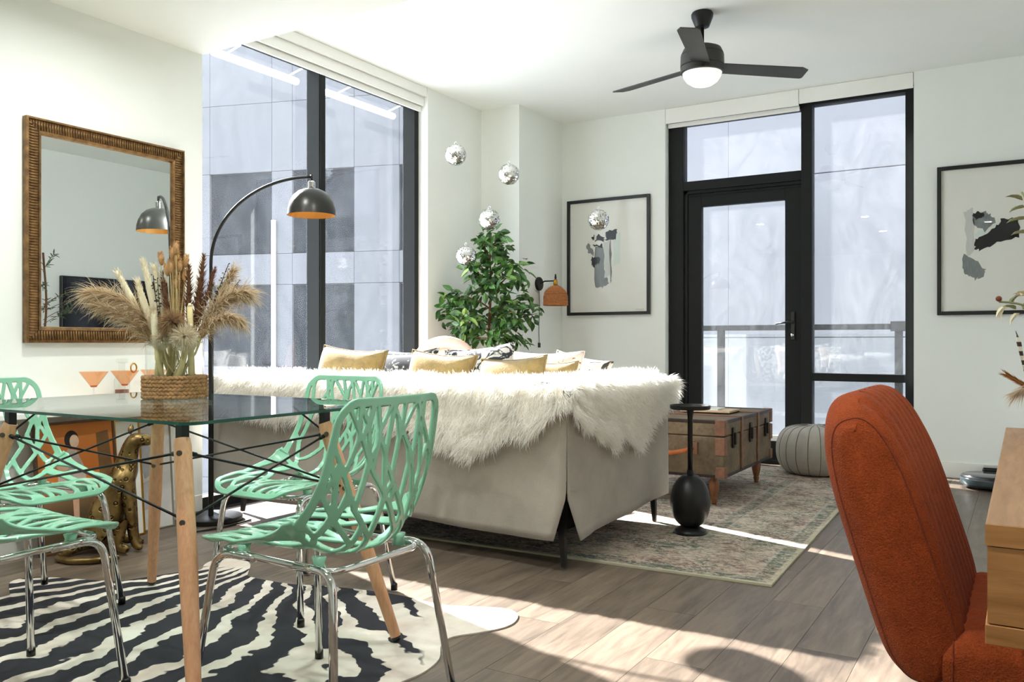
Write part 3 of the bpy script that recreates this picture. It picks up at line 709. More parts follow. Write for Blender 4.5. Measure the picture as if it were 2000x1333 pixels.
# ------------------------------------------------------------------ arc floor lamp
al = thing('arc_floor_lamp', 'black arc floor lamp with a domed shade by the window', 'lamp', (-3.68, 3.02, 0))
MB().lathe([(0.155, 0.0), (0.160, 0.004), (0.160, 0.022), (0.155, 0.026), (0.0, 0.027)], 48, (-3.68, 3.02, 0.001)).build('base', 'blackmetal', al, True, auto=40)
MB().tube([(-3.68, 3.02, 0.02), (-3.68, 3.02, 1.05)], 0.0135, 14).build('lower_pole', 'blackmetal', al, True, auto=40)
sx_, sy_ = -3.215, 3.285
arc = []
ddx, ddy = sx_ - (-3.68), sy_ - 3.02
for k in range(33):
    a = PI * k / 32 * 0.5; arc.append((-3.68 + ddx * (1 - math.cos(a)), 3.02 + ddy * (1 - math.cos(a)), 1.36 + 0.455 * math.sin(a)))
MB().tube([(-3.68, 3.02, 1.04), (-3.68, 3.02, 1.2)] + arc, 0.0085, 12).build('arc_pole', 'blackmetal', al, True)
sm = MB().lathe([(0.126, 0.0), (0.124, 0.03), (0.115, 0.065), (0.097, 0.10), (0.070, 0.125), (0.040, 0.138), (0.018, 0.142), (0.0, 0.143)], 48, (sx_, sy_, 1.612), cap=False).build('shade', plain('graphite_shade', (62, 62, 60), 0.33, 0.7), al, True)
MB().lathe([(0.1235, 0.0), (0.1215, 0.03), (0.1125, 0.064), (0.0945, 0.098), (0.068, 0.122), (0.0, 0.138)], 48, (sx_, sy_, 1.6118), cap=False).build('shade_lining', plain('gold_lining', (206, 150, 70), 0.45, 0.2), sm, True)
MB().lathe([(0.016, 0.14), (0.019, 0.145), (0.019, 0.175), (0.012, 0.182)], 20, (sx_, sy_, 1.612)).build('socket', 'chrome', al, True, auto=40)
MB().tube([(sx_, sy_, 1.79), (sx_, sy_, 1.825)], 0.007, 10).build('swivel', 'blackmetal', al, True)
MB().lathe([(0.006, 0.12), (0.022, 0.09), (0.030, 0.055), (0.022, 0.030), (0.0, 0.022)], 20, (sx_, sy_, 1.612)).build('bulb', 'white', sm, True)
tag(MB().tube(catmull([(-3.62, 2.868, 0.006), (-3.60, 2.80, 0.006), (-3.54, 2.74, 0.006), (-3.50, 2.80, 0.006), (-3.47, 2.95, 0.006), (-3.49, 3.12, 0.006)], 8), 0.005, 8).build('lamp_cable', 'cord', None, True), 'thin black lamp cable looping on the floor behind the table leg', 'cable')

# ------------------------------------------------------------------ strands (fur, plumes)
def strands(mb, P, D, L, w, droop=0.0, seg=2, curl=0.25, rs=None):
    """thin tapering ribbons from the points P along the directions D"""
    rs = rs or random.Random(1)
    for p, d, l in zip(P, D, L):
        p = Vector(p); d = Vector(d).normalized(); sd = d.cross(Vector((rs.uniform(-1, 1), rs.uniform(-1, 1), rs.uniform(-1, 1))))
        if sd.length < 1e-4: continue
        sd.normalize(); b = len(mb.v); q = p; dd = d.copy(); cv = Vector((rs.gauss(0, curl), rs.gauss(0, curl), rs.gauss(0, curl)))
        for k in range(seg):
            ww = w * (1 - k / (seg + 0.6)) * 0.5
            mb.v.append(tuple(q - sd * ww)); mb.v.append(tuple(q + sd * ww))
            q = q + dd * (l / seg); dd = (dd + cv * 0.6 + Vector((0, 0, -droop))).normalized()
        mb.v.append(tuple(q))
        for k in range(seg - 1): mb.face((b + 2*k, b + 2*k+1, b + 2*k+3, b + 2*k+2))
        mb.face((b + 2*seg - 2, b + 2*seg - 1, b + 2*seg))
def strand_object(mb, name, mat, parent, world=True, stuff=True):
    off = root_of(parent).location if world else Vector((0, 0, 0))
    me = bpy.data.meshes.new(name); me.from_pydata([(v[0]-off[0], v[1]-off[1], v[2]-off[2]) for v in mb.v], [], mb.f)
    me.materials.append(M[mat] if isinstance(mat, str) else mat)
    o = bpy.data.objects.new(name, me); C.objects.link(o); o.parent = parent
    if stuff: o['kind'] = 'stuff'
    return o
def fur_mat(name, rgb, tr=0.35):
    t = NT(name); c = lin(*rgb)
    df = t.n.new('ShaderNodeBsdfDiffuse'); tl = t.n.new('ShaderNodeBsdfTranslucent'); mx = t.n.new('ShaderNodeMixShader'); mx.inputs[0].default_value = tr
    colf = t.ramp(t.noise(30, 3), [(0.3, tuple(x * 0.9 for x in c[:3]) + (1,)), (0.7, c)])
    t.link(colf, df.inputs[0]); t.link(colf, tl.inputs[0])
    t.link(df.outputs[0], mx.inputs[1]); t.link(tl.outputs[0], mx.inputs[2]); t.link(mx.outputs[0], t.out.inputs[0]); t.n.remove(t.b)
    return t.m
M['fur'] = fur_mat('white_sheepskin', (252, 250, 245), 0.5)
M['fur_pink'] = fur_mat('pink_fur', (238, 216, 206))

# ------------------------------------------------------------------ sofa
sf = thing('sofa', 'grey linen slipcover sofa with its back to the dining table', 'sofa', (-2.66, 3.65, 0.009))
X0, X1, Y0, Y1 = -3.74, -1.60, 3.09, 4.22
bx('inner_base', plain('dark_inside', (16, 16, 17), 0.9), sf, X0 + 0.05, X1 - 0.05, Y0 + 0.05, Y1 - 0.03, 0.15, 0.40)  # near-black box makes the inside dark where the corner slit opens
def wob(a, z, s): return 0.006 * math.sin(a * 5.3 + s) * (1 - z) + 0.004 * math.sin(a * 13 + 2 * s)
def panel_back(u, v):                           # u along X, v up
    x = X0 + (X1 - X0) * u; z = 0.135 + (0.738 - 0.135) * v
    slit = max(0, 1 - v * 3.4) * max(0, (u - 0.88) / 0.12); x -= 0.045 * slit * u; z -= 0.012 * math.sin(u * 9) * (1 - v) + 0.0
    return (x, Y0 - 0.012 * (1 - v) - 0.02 * slit + wob(x, v, 0.5), z)
def panel_side(u, v):
    y = Y0 + (Y1 - Y0) * u; z = 0.125 + (0.738 - 0.125) * v
    slit = max(0, 1 - v * 3.4) * max(0, (0.2 - u) / 0.2); y += 0.05 * slit
    z += 0.03 * u * (1 - v)
    return (X1 + 0.012 * (1 - v) + 0.03 * slit + wob(y, v, 1.7), y, z)
for nm, fn in (('slipcover_back', panel_back), ('slipcover_side', panel_side)):
    o = MB().grid(fn, 48, 18).build(nm, 'sofa', sf, True); s_ = o.modifiers.new('t', 'SOLIDIFY'); s_.thickness = 0.006; s_.offset = -1
bx('backrest', 'sofa', sf, X0 + 0.01, X1 - 0.012, Y0 + 0.006, Y0 + 0.22, 0.36, 0.742, bevel=0.03)
bx('armrest', 'sofa', sf, X1 - 0.22, X1 - 0.012, Y0 + 0.22, Y1 - 0.012, 0.36, 0.742, bevel=0.03)
bx('armrest_front', 'sofa', sf, X1 - 0.22, X1 - 0.006, Y1 - 0.014, Y1, 0.15, 0.73, bevel=0.006)
bx('chaise_base', 'sofa', sf, X0 + 0.02, -2.78, Y1, 5.0, 0.15, 0.36, bevel=0.02)
bx('chaise_end', 'sofa', sf, X0 + 0.02, -2.78, 4.85, 5.02, 0.361, 0.70, bevel=0.03)
for a, b, c, d in ((X0 + 0.03, -2.78, Y0 + 0.225, 4.84), (-2.77, -1.83, Y0 + 0.225, Y1)): bx('seat_cushion', 'sofa', sf, a, b, c, d, 0.362, 0.47, bevel=0.03)
for lx_, ly_ in ((-1.645, 3.135), (-1.66, 4.18), (-3.69, 3.26), (-3.69, 4.95), (-2.85, 4.95)):
    MB().tube([(lx_, ly_, 0.30), (lx_, ly_, 0.14), (lx_ + (0.012 if lx_ > -2 else -0.01), ly_ - 0.01, 0.010)], [0.024, 0.02, 0.0125], 4).build('leg', 'blackmetal', sf)

# sheepskins: a base hide plus wool
def drape_y(s, t, hem):                         # over the back, s = x, t 0 seat side .. 1 hem
    top = 0.752; front_drop = 0.10; back_y = Y0 - 0.028
    Ls = [front_drop, 0.22, max(top - hem(s), 0.03)]; tot = sum(Ls); q = t * tot
    if q < Ls[0]: return Vector((s, Y0 + 0.235, top - front_drop + q)), Vector((0, 1, 0.3))
    if q < Ls[0] + Ls[1]:
        k = (q - Ls[0]) / Ls[1]; return Vector((s, Y0 + 0.235 + (back_y - Y0 - 0.235) * k, top + 0.014 * math.sin(PI * k))), Vector((0, -0.9 * (k - 0.3), 1))
    k = q - Ls[0] - Ls[1]; return Vector((s, back_y, top - k)), Vector((0, -1, 0.15))
def drape_x(s, t, hem):                         # over the arm, s = y
    top = 0.752; out_x = X1 + 0.028
    Ls = [0.10, 0.22, max(top - hem(s), 0.03)]; tot = sum(Ls); q = t * tot
    if q < Ls[0]: return Vector((X1 - 0.235, s, top - 0.10 + q)), Vector((-1, 0, 0.3))
    if q < Ls[0] + Ls[1]:
        k = (q - Ls[0]) / Ls[1]; return Vector((X1 - 0.235 + (out_x - X1 + 0.235) * k, s, top + 0.014 * math.sin(PI * k))), Vector((0.9 * (k - 0.3), 0, 1))
    k = q - Ls[0] - Ls[1]; return Vector((out_x, s, top - k)), Vector((1, 0, 0.15))
def sheepskin(label, fn, s0, s1, hem, n, seed, down, gpar):
    hide = thing('sheepskin_throw', label, 'throw', tuple(fn((s0 + s1) / 2, 0.4, hem)[0]), 0, 'white sheepskins over the sofa')
    def surf(u, v):
        p, nn = fn(s0 + (s1 - s0) * u, v, hem); return p + nn.normalized() * (0.004 + 0.008 * math.sin(u * 31 + v * 9) ** 2)
    MB().grid(surf, 60, 26).build('hide', plain('sheep_hide', (232, 226, 214), 0.95), hide, True)
    rs = random.Random(seed); P, D, Ln = [], [], []
    clumps = [(rs.random(), rs.random(), Vector((rs.gauss(0, 1), rs.gauss(0, 1), rs.gauss(0, 1)))) for _ in range(n // 45)]
    span = s1 - s0
    for cu, cv_, cd in clumps:
        for _ in range(45):
            u = min(max(cu + rs.gauss(0, 0.022 / span), 0), 1); v = min(max(cv_ + rs.gauss(0, 0.028), 0), 1)
            p, nn = fn(s0 + span * u, v, hem); nn = nn.normalized()
            edge = min(u, 1 - u) * span
            side = (-1 if u < 0.5 else 1) * (1.0 if edge < 0.03 else 0)
            axis = Vector((1, 0, 0)) if fn is drape_y else Vector((0, 1, 0))
            d = nn * (0.75 if v > 0.46 else 0.45) + Vector((0, -0.5 if (v <= 0.46 and fn is drape_y) else 0, -0.75 if v > 0.46 else 0.0)) + cd * 0.34 + axis * side * 0.8 + Vector((rs.gauss(0, .16), rs.gauss(0, .16), rs.gauss(0, .16)))
            P.append(p); D.append(d); Ln.append(rs.uniform(0.035, 0.062) * (1.35 if v > 0.85 else 1.0))
    mb = MB(); strands(mb, P, D, Ln, 0.0036, droop=0.28, seg=3, curl=0.22, rs=rs)
    strand_object(mb, 'wool', 'fur', hide)
hx = [-3.76, -3.66, -3.45, -3.2, -3.0, -2.8, -2.6, -2.4, -2.2, -2.05, -1.95, -1.87, -1.75, -1.66, -1.57]; hz = [.66, .60, .58, .54, .58, .60, .55, .54, .49, .45, .50, .545, .555, .64, .71]
sheepskin('white sheepskin over the left half of the sofa back', drape_y, -3.72, -2.66, lambda s: float(np.interp(s, hx, hz)), 30000, 3, (0, 0, -1), sf)
sheepskin('white sheepskin hanging low over the sofa back near its right corner', drape_y, -2.68, -1.60, lambda s: float(np.interp(s, hx, hz)), 32000, 5, (0, 0, -1), sf)
hy = [3.02, 3.16, 3.39, 3.47, 3.58, 3.73, 3.92, 4.08, 4.25]; hz2 = [.72, .60, .52, .48, .545, .44, .56, .62, .67]
sheepskin('white sheepskin draped over the right arm of the sofa', drape_x, 3.08, 4.26, lambda s: float(np.interp(s, hy, hz2)), 36000, 9, (0, 0, -1), sf)

# ------------------------------------------------------------------ cushions
def pillow(label, w, h, th, loc, rx, rz, mat, tilt=0, group=None, name='cushion'):
    o = thing(name, label, 'cushion', loc, 0, group)
    Mx = Matrix.Rotation(R(rz), 4, 'Z') @ Matrix.Rotation(R(rx), 4, 'X') @ Matrix.Rotation(R(tilt), 4, 'Y')
    def side(sg):
        def f(u, v):
            a, b = 2*u - 1, 2*v - 1
            ea = a * (1 - 0.10 * (1 - abs(b) ** 2.5)) if True else a
            x_ = w / 2 * a * (1 - 0.09 * (1 - b * b)); z_ = h / 2 * b * (1 - 0.09 * (1 - a * a))
            t_ = th / 2 * max(0, (1 - a ** 4) * (1 - b ** 4)) ** 0.5 + 0.004 * math.sin(a * 7 + b * 5) * (1 - a * a) * (1 - b * b)
            return tuple(Mx @ Vector((x_, sg * t_, z_)))
        return f
    mb = MB().grid(side(1), 20, 20).grid(side(-1), 20, 20)
    mb.build('cover', mat, o, True, world=False, weld=True)
    edge = []
    for k in range(80):
        q = k / 20; i = int(q); f_ = q - i
        a, b = ((2*f_-1, -1), (1, 2*f_-1), (1-2*f_, 1), (-1, 1-2*f_))[i]
        edge.append(tuple(Mx @ Vector((w/2*a*(1-0.09*(1-b*b)), 0, h/2*b*(1-0.09*(1-a*a))))))
    MB().tube(edge, 0.004, 6, closed=True).build('piping', mat, o, True, world=False)
    return o
def print_mat(name, base, ink, scale, lo, hi, dist=2.0):
    t = NT(name); n = t.noise(scale, 3, 0.5, None, dist)
    t.bump(t.noise(200, 2), 0.2, 0.003)
    return t.set(t.mix(t.ramp(n, [(lo, (0, 0, 0, 1)), (hi, (1, 1, 1, 1))]), lin(*base), lin(*ink)), 0.9)
M['ink_print'] = print_mat('black_white_print', (214, 212, 206), (48, 52, 58), 11, 0.48, 0.52, 3)
M['dark_print'] = print_mat('charcoal_print', (60, 62, 66), (206, 204, 198), 16, 0.56, 0.60, 2)
M['floral'] = print_mat('floral_print', (232, 212, 202), (140, 70, 66), 42, 0.60, 0.64, 1.5)
M['bird_print'] = print_mat('yellow_black_print', (226, 214, 196), (60, 56, 50), 9, 0.52, 0.55, 2)
pillow('mustard velvet cushion at the left end of the sofa back', 0.44, 0.44, 0.16, (-3.13, 3.46, 0.702), -16, 4, 'mustard', 4)
pillow('charcoal and white patterned cushion beside the left mustard cushion', 0.40, 0.42, 0.13, (-2.87, 3.64, 0.695), -16, -3, 'dark_print', -5)
pillow('mustard velvet cushion in the middle of the sofa back', 0.40, 0.42, 0.14, (-2.54, 3.47, 0.69), -16, 3, 'mustard', 4)
pillow('crumpled mustard cushion beside the black and white one', 0.38, 0.40, 0.14, (-2.10, 3.46, 0.68), -16, -3, 'mustard', -4)
pillow('black and white cushion standing behind the mustard cushions', 0.42, 0.44, 0.13, (-2.43, 3.68, 0.712), -16, 4, 'ink_print', -6)
pillow('pale pink cushion with a fine floral print', 0.46, 0.43, 0.13, (-2.16, 3.86, 0.69), -16, 2, 'floral', 0)
pillow('cushion with a yellow and black bird print near the sofa arm', 0.36, 0.38, 0.12, (-2.06, 4.06, 0.69), -16, -4, 'bird_print', 10)
pillow('flat mustard cushion lying against the sofa arm', 0.32, 0.38, 0.11, (-2.02, 3.66, 0.668), -16, 0, 'mustard', 0)
pillow('long pale bolster cushion across the seat behind the prints', 0.70, 0.42, 0.18, (-3.05, 3.98, 0.69), -16, 2, 'cushion_white', 0)
pk = thing('round_plush_cushion', 'round pink plush cushion standing in front of the leafy tree', 'cushion', (-3.38, 4.72, 0.475))
Mq = Matrix.Rotation(R(-31), 4, 'Z') @ Matrix.Rotation(R(80), 4, 'X')
MB().ell((0, 0, 0.255), (0.20, 0.20, 0.07), 32, 12, M_=Matrix.Rotation(R(22), 4, 'Z') @ Matrix.Rotation(R(80), 4, 'X')).build('plush_disc', 'pink_plush', pk, True, world=False)
MB().tube([tuple(Vector((0, 0, 0.255)) + Matrix.Rotation(R(22), 3, 'Z') @ Vector((0.215 * math.cos(a), 0.0, 0.215 * math.sin(a)))) for a in [k * 2 * PI / 40 for k in range(40)]], 0.042, 12, closed=True).build('plush_rim', 'pink_plush', pk, True, world=False)
fp = thing('fluffy_cushion', 'white fluffy cushion standing on the far seat behind the printed cushions', 'cushion', (-1.98, 4.10, 0.47))
fp.location = (-2.98, 4.32, 0.452)
MB().box(-0.22, 0.22, -0.05, 0.05, 0.02, 0.40).build('cushion_core', 'cushion_white', fp, world=False, bevel=0.05, seg=4)
rs = random.Random(21); P, D, Ln = [], [], []
for _ in range(5000):
    u, v = rs.uniform(-1, 1), rs.uniform(-1, 1); sg = rs.choice((-1, 1))
    P.append((0.225 * u, sg * 0.05 * (1 - u*u) ** .5, 0.21 + 0.19 * v)); D.append((u * 0.8 + rs.gauss(0, .3), sg, v * 0.9 + rs.gauss(0, .3))); Ln.append(rs.uniform(0.03, 0.05))
mb = MB(); strands(mb, P, D, Ln, 0.004, 0.1, 2, 0.2, rs); strand_object(mb, 'plush_pile', 'fur', fp, False)

# ------------------------------------------------------------------ trunk coffee table
t = NT('aged_canvas'); n1 = t.noise(6, 6, 0.7); n2 = t.noise(40, 3)
M['trunk'] = t.set(t.mix(t.ramp(n2, [(0.5, (0, 0, 0, 1)), (0.75, (0.5, 0.5, 0.5, 1))]), t.ramp(n1, [(0.3, lin(84, 70, 52)), (0.7, lin(130, 112, 86))]), lin(60, 46, 36)), 0.7)
M['trunk_leather'] = plain('worn_leather', (122, 84, 62), 0.6, var=0.3, scale=25, bump=0.4)
M['tan_leather'] = plain('tan_leather', (176, 96, 44), 0.55, var=0.2, scale=20)
M['dark_iron'] = plain('dark_iron', (52, 42, 36), 0.5, 0.5, var=0.3, scale=30)
tk = thing('trunk_coffee_table', 'old brown travel trunk on turned legs used as coffee table', 'coffee table', (-1.75, 5.25, 0.009))
tx0, tx1, ty0, ty1 = -2.09, -1.45, 4.72, 5.76
bx('trunk_body', 'trunk', tk, tx0, tx1, ty0, ty1, 0.175, 0.405, bevel=0.006)
bx('trunk_lid', 'trunk', tk, tx0 - 0.003, tx1 + 0.003, ty0 - 0.003, ty1 + 0.003, 0.408, 0.495, bevel=0.008)
for a in ((tx0 - 0.006, tx1 + 0.006, ty0 - 0.006, ty0 + 0.02), (tx0 - 0.006, tx1 + 0.006, ty1 - 0.02, ty1 + 0.006)):
    bx('edge_strip', 'dark_iron', tk, *a, 0.48, 0.499, bevel=0.003); bx('edge_strip', 'dark_iron', tk, *a, 0.172, 0.188, bevel=0.003)
for a in ((tx0 - 0.006, tx0 + 0.02, ty0 + 0.02, ty1 - 0.02), (tx1 - 0.02, tx1 + 0.006, ty0 + 0.02, ty1 - 0.02)):
    bx('edge_strip', 'dark_iron', tk, *a, 0.48, 0.499, bevel=0.003); bx('edge_strip', 'dark_iron', tk, *a, 0.172, 0.188, bevel=0.003)
for cx_ in (tx0, tx1):
    for cy_ in (ty0, ty1):
        sx, sy = (1 if cx_ == tx1 else -1), (1 if cy_ == ty1 else -1)
        for z0_, z1_ in ((0.170, 0.235), (0.30, 0.40), (0.412, 0.502)):
            bx('corner_patch', 'trunk_leather', tk, *sorted((cx_ + sx * 0.008, cx_ - sx * 0.05)), *sorted((cy_ + sy * 0.008, cy_ - sy * 0.05)), z0_, z1_, bevel=0.004)
for yy in (5.06, 5.42):
    bx('trunk_strap', 'trunk_leather', tk, tx1 + 0.001, tx1 + 0.010, yy - 0.02, yy + 0.02, 0.19, 0.50, bevel=0.002); bx('trunk_strap', 'trunk_leather', tk, tx0, tx1 + 0.008, yy - 0.02, yy + 0.02, 0.4955, 0.502)
for yy in (4.88, 5.24, 5.60):
    l_ = bx('latch', 'dark_iron', tk, tx1 + 0.002, tx1 + 0.014, yy - 0.022, yy + 0.022, 0.33, 0.45, bevel=0.004); bx('hasp', 'dark_iron', l_, tx1 + 0.014, tx1 + 0.026, yy - 0.012, yy + 0.012, 0.35, 0.42, bevel=0.003)
hd = MB().tube(catmull([(-1.91, ty0 - 0.012, 0.335), (-1.86, ty0 - 0.05, 0.318), (-1.77, ty0 - 0.06, 0.305), (-1.68, ty0 - 0.05, 0.318), (-1.63, ty0 - 0.012, 0.335)], 6), 0.013, 10).build('handle', 'tan_leather', tk, True)
for hx_ in (-1.91, -1.63): bx('handle_mount', 'trunk_leather', hd, hx_ - 0.03, hx_ + 0.03, ty0 - 0.016, ty0 - 0.001, 0.30, 0.37, bevel=0.004)
MB().tube([(-1.80, ty0 - 0.06, 0.31), (-1.81, ty0 - 0.065, 0.26), (-1.79, ty0 - 0.055, 0.23)], [0.012, 0.016, 0.006], 6).build('torn_strap', 'tan_leather', hd)
prof = [(0.020, 0.176), (0.026, 0.165), (0.018, 0.150), (0.024, 0.138), (0.030, 0.120), (0.028, 0.09), (0.021, 0.055), (0.016, 0.040), (0.020, 0.030), (0.014, 0.012), (0.014, 0.0)]
for lx_, ly_ in ((tx0 + 0.08, ty0 + 0.07), (tx1 - 0.08, ty0 + 0.07), (tx0 + 0.08, ty1 - 0.07), (tx1 - 0.08, ty1 - 0.07)):
    MB().lathe(prof[::-1], 18, (lx_, ly_, 0.009)).build('leg', 'turned', tk, True)
tr = thing('wooden_tray', 'flat pale wooden board lying on the trunk', 'tray', (-1.72, 5.30, 0.5025))
MB().box(-0.16, 0.16, -0.11, 0.11, 0, 0.014).build('board', wood('pale_board', (190, 160, 128), (214, 186, 154), (2, 12, 2)), tr, world=False, bevel=0.003)
MB().box(-0.14, 0.08, -0.09, 0.06, 0.0142, 0.024).build('paper_stack', 'paper', tr, world=False)
bk = thing('black_case', 'slim black case lying near the trunk\'s far edge', 'case', (-1.98, 5.42, 0.5025), R(20))
MB().box(-0.09, 0.09, -0.045, 0.045, 0.0, 0.028).build('case_body', 'blackplastic', bk, world=False, bevel=0.010, seg=3)
MB().box(-0.085, 0.085, -0.0455, 0.0455, 0.013, 0.015).build('case_seam', 'chrome', bk, world=False)

# ------------------------------------------------------------------ egg side table
eg = thing('side_table', 'black pedestal side table with an egg-shaped base', 'side table', (-1.40, 4.01, 0.009))
egg = [(0.0, 0.02)] + [(0.097 * math.sin(PI * k / 16) ** 0.9 * (1.0 - 0.10 * (k / 16 - 0.5)), 0.025 + 0.265 * (1 - math.cos(PI * k / 16)) / 2) for k in range(1, 16)]
MB().lathe(egg + [(0.020, 0.285), (0.014, 0.31)], 36).build('egg_base', 'blackmetal', eg, True, world=False)
MB().lathe([(0.080, 0), (0.082, 0.006), (0.076, 0.018), (0.05, 0.032)], 36).build('foot', 'blackmetal', eg, True, world=False)
MB().lathe([(0.0125, 0.28), (0.0125, 0.56), (0.016, 0.595), (0.022, 0.604)], 20).build('stem', 'blackmetal', eg, True, world=False)
MB().lathe([(0.03, 0.604), (0.094, 0.606), (0.098, 0.612), (0.098, 0.626), (0.094, 0.626), (0.090, 0.615), (0.0, 0.614)], 44).build('table_top', 'blackmetal', eg, True, world=False, auto=35)

# ------------------------------------------------------------------ leather pouf
pf = thing('pouf', 'round grey leather pouf in front of the balcony door', 'pouf', (-1.27, 6.30, 0.009))
pp = [(0.0, 0.0), (0.16, 0.002), (0.225, 0.03), (0.262, 0.09), (0.272, 0.165), (0.262, 0.24), (0.225, 0.305), (0.165, 0.335), (0.08, 0.343), (0.0, 0.345)]
ppc = [(p.x, p.z) for p in catmull([(r_, 0, z_) for r_, z_ in pp], 4)]
nseg = 20
def pouf_fn(u, v):
    k = v * (len(ppc) - 1); i = min(int(k), len(ppc) - 2); f_ = k - i; r_ = ppc[i][0] * (1 - f_) + ppc[i+1][0] * f_; z_ = ppc[i][1] * (1 - f_) + ppc[i+1][1] * f_
    a = 2 * PI * u; r2 = r_ * (1 + 0.022 * abs(math.sin(a * nseg / 2)) - 0.012)
    return (r2 * math.cos(a), r2 * math.sin(a), z_)
MB().grid(pouf_fn, 160, len(ppc) - 1, wrap_u=True).build('leather_body', 'pouf', pf, True, world=False)
for k in range(nseg):
    a = 2 * PI * k / nseg
    MB().tube([(r_ * 0.990 * math.cos(a), r_ * 0.990 * math.sin(a), z_ + 0.0005) for r_, z_ in ppc[4:-3]], 0.0022, 5).build('seam', 'pouf_seam', pf, world=False)
MB().lathe([(0.03, 0.343), (0.028, 0.348), (0.0, 0.350)], 18).build('top_button', 'pouf', pf, True, world=False)

# ------------------------------------------------------------------ rust desk chair
oc = thing('desk_chair', 'rust orange channel-tufted chair pulled up to the wooden desk', 'chair', (-0.05, 1.76, 0))
oy0, oy1 = 1.525, 2.0
cl = catmull([(-0.130, 0, 0.385), (-0.150, 0, 0.47), (-0.190, 0, 0.60), (-0.228, 0, 0.72), (-0.272, 0, 0.85)], 10)
def back_fn(u, v):                              # closed section around, v along the width
    yv = oy0 + (oy1 - oy0) * v; e = abs(2 * v - 1); shrink = (1 - max(0, (e - 0.80) / 0.20) ** 2.2 * 0.55)
    k = 2 * PI * u; n_ = len(cl) - 1
    # superellipse-like section in (along, across)
    ca, sa = math.cos(k), math.sin(k); al_ = 0.5 + 0.5 * math.copysign(abs(ca) ** 0.55, ca); ac = math.copysign(abs(sa) ** 0.75, sa)
    cut = max(0, (e - 0.55) / 0.45) ** 2 * 0.11
    al_ = al_ * (1 - cut); i = min(int(al_ * n_), n_ - 1); f_ = al_ * n_ - i; c_ = cl[i].lerp(cl[i+1], f_)
    tg = (cl[min(i+1, n_)] - cl[i]).normalized(); nm = Vector((tg.z, 0, -tg.x))
    th = 0.071 * shrink
    rib = 0.0
    if ac > 0.3: rib = -0.009 * abs(math.cos(v * PI * 9)) ** 5
    p = c_ + nm * (ac * th + rib); return (p.x, yv, p.z)
mb = MB().grid(back_fn, 72, 120, wrap_u=True)
mb.face(list(range(72))); mb.face(list(range(120 * 72, 121 * 72)))
mb.build('backrest', 'orange', oc, True, auto=60)
piping = plain('rust_piping', (120, 48, 22), 0.9, var=0.2, scale=80)
for v_ in (0.035, 0.965):
    MB().tube([back_fn(k / 60 , v_) for k in range(60)], 0.0016, 6, closed=True).build('piping', piping, oc, True)
def seat_fn(u, v):
    k = 2 * PI * u; ca, sa = math.cos(k), math.sin(k)
    y_ = 1.7625 + 0.243 * math.copysign(abs(ca) ** 0.35, ca); e = abs(2 * v - 1); sh_ = 1 - max(0, (e - 0.82) / 0.18) ** 2.2 * 0.5
    z_ = 0.415 + 0.068 * math.copysign(abs(sa) ** 0.5, sa) * sh_
    if sa > 0.2: z_ -= 0.006 * abs(math.cos((y_ - 1.52) / 0.485 * PI * 9)) ** 6
    return (-0.112 + 0.49 * v, y_, z_)
mb = MB().grid(seat_fn, 120, 40, wrap_u=True); mb.face(list(range(120))); mb.face(list(range(40 * 120, 41 * 120)))
mb.build('seat', 'orange', oc, True, auto=60)
MB().tube([seat_fn(k / 90, 0.03) for k in range(90)], 0.0016, 6, closed=True).build('piping', piping, oc, True)
MB().tube([(0.12, 1.76, 0.35), (0.12, 1.76, 0.10)], 0.03, 16).build('gas_column', 'blackmetal', oc, True)
for k in range(5):
    a = R(72 * k + 20); p1_ = (0.12 + 0.27 * math.cos(a), 1.76 + 0.27 * math.sin(a), 0.065)
    lg = MB().tube([(0.12, 1.76, 0.105), p1_], [0.022, 0.014], 10).build('foot_arm', 'blackmetal', oc, True)
    MB().lathe([(0.0, -0.012), (0.026, -0.012), (0.026, 0.012), (0.0, 0.012)], 16, M_=Matrix.Translation((p1_[0], p1_[1], 0.0262)) @ Matrix.Rotation(a, 4, 'Z') @ Matrix.Rotation(R(90), 4, 'X')).build('caster', 'blackplastic', lg, True, auto=40)

# ------------------------------------------------------------------ desk
dk_ = thing('desk', 'oak wood desk with a drawer front at the right edge', 'desk', (0.3, 1.6, 0))
bx('desktop', 'oak', dk_, -0.035, RX - 0.02, 1.02, 2.205, 0.727, 0.75, bevel=0.0015)
bx('front_edge', 'oak_end', dk_, -0.035, RX - 0.02, 1.0185, 1.0199, 0.7275, 0.7495)
bx('drawer_case', 'oak', dk_, -0.032, RX - 0.02, 1.024, 2.2, 0.645, 0.7265)
bx('end_panel', 'oak_end', dk_, -0.033, RX - 0.02, 1.020, 1.0238, 0.646, 0.7262)
bx('bottom_board', 'oak_end', dk_, -0.035, RX - 0.02, 1.0185, 2.205, 0.624, 0.6445, bevel=0.001)
for lx_, ly_ in ((0.58, 1.08), (0.58, 2.14)): bx('leg', 'blackmetal', dk_, lx_ - 0.02, lx_ + 0.02, ly_ - 0.02, ly_ + 0.02, 0, 0.6235)
for ly_ in (1.10, 2.14): bx('leg', 'blackmetal', dk_, 0.30, 0.33, ly_ - 0.02, ly_ + 0.02, 0, 0.6235)
lt = thing('slate_box', 'dark grey flat box on the oak desk', 'box', (0.075, 1.235, 0.7505))
MB().box(-0.06, 0.08, -0.07, 0.07, 0, 0.018).build('box_body', plain('slate_grey', (70, 72, 74), 0.6), lt, world=False, bevel=0.002)
MB().box(-0.06, 0.08, -0.07, 0.07, 0.019, 0.027).build('box_lid', plain('slate_lid', (84, 86, 88), 0.5), lt, world=False, bevel=0.002)

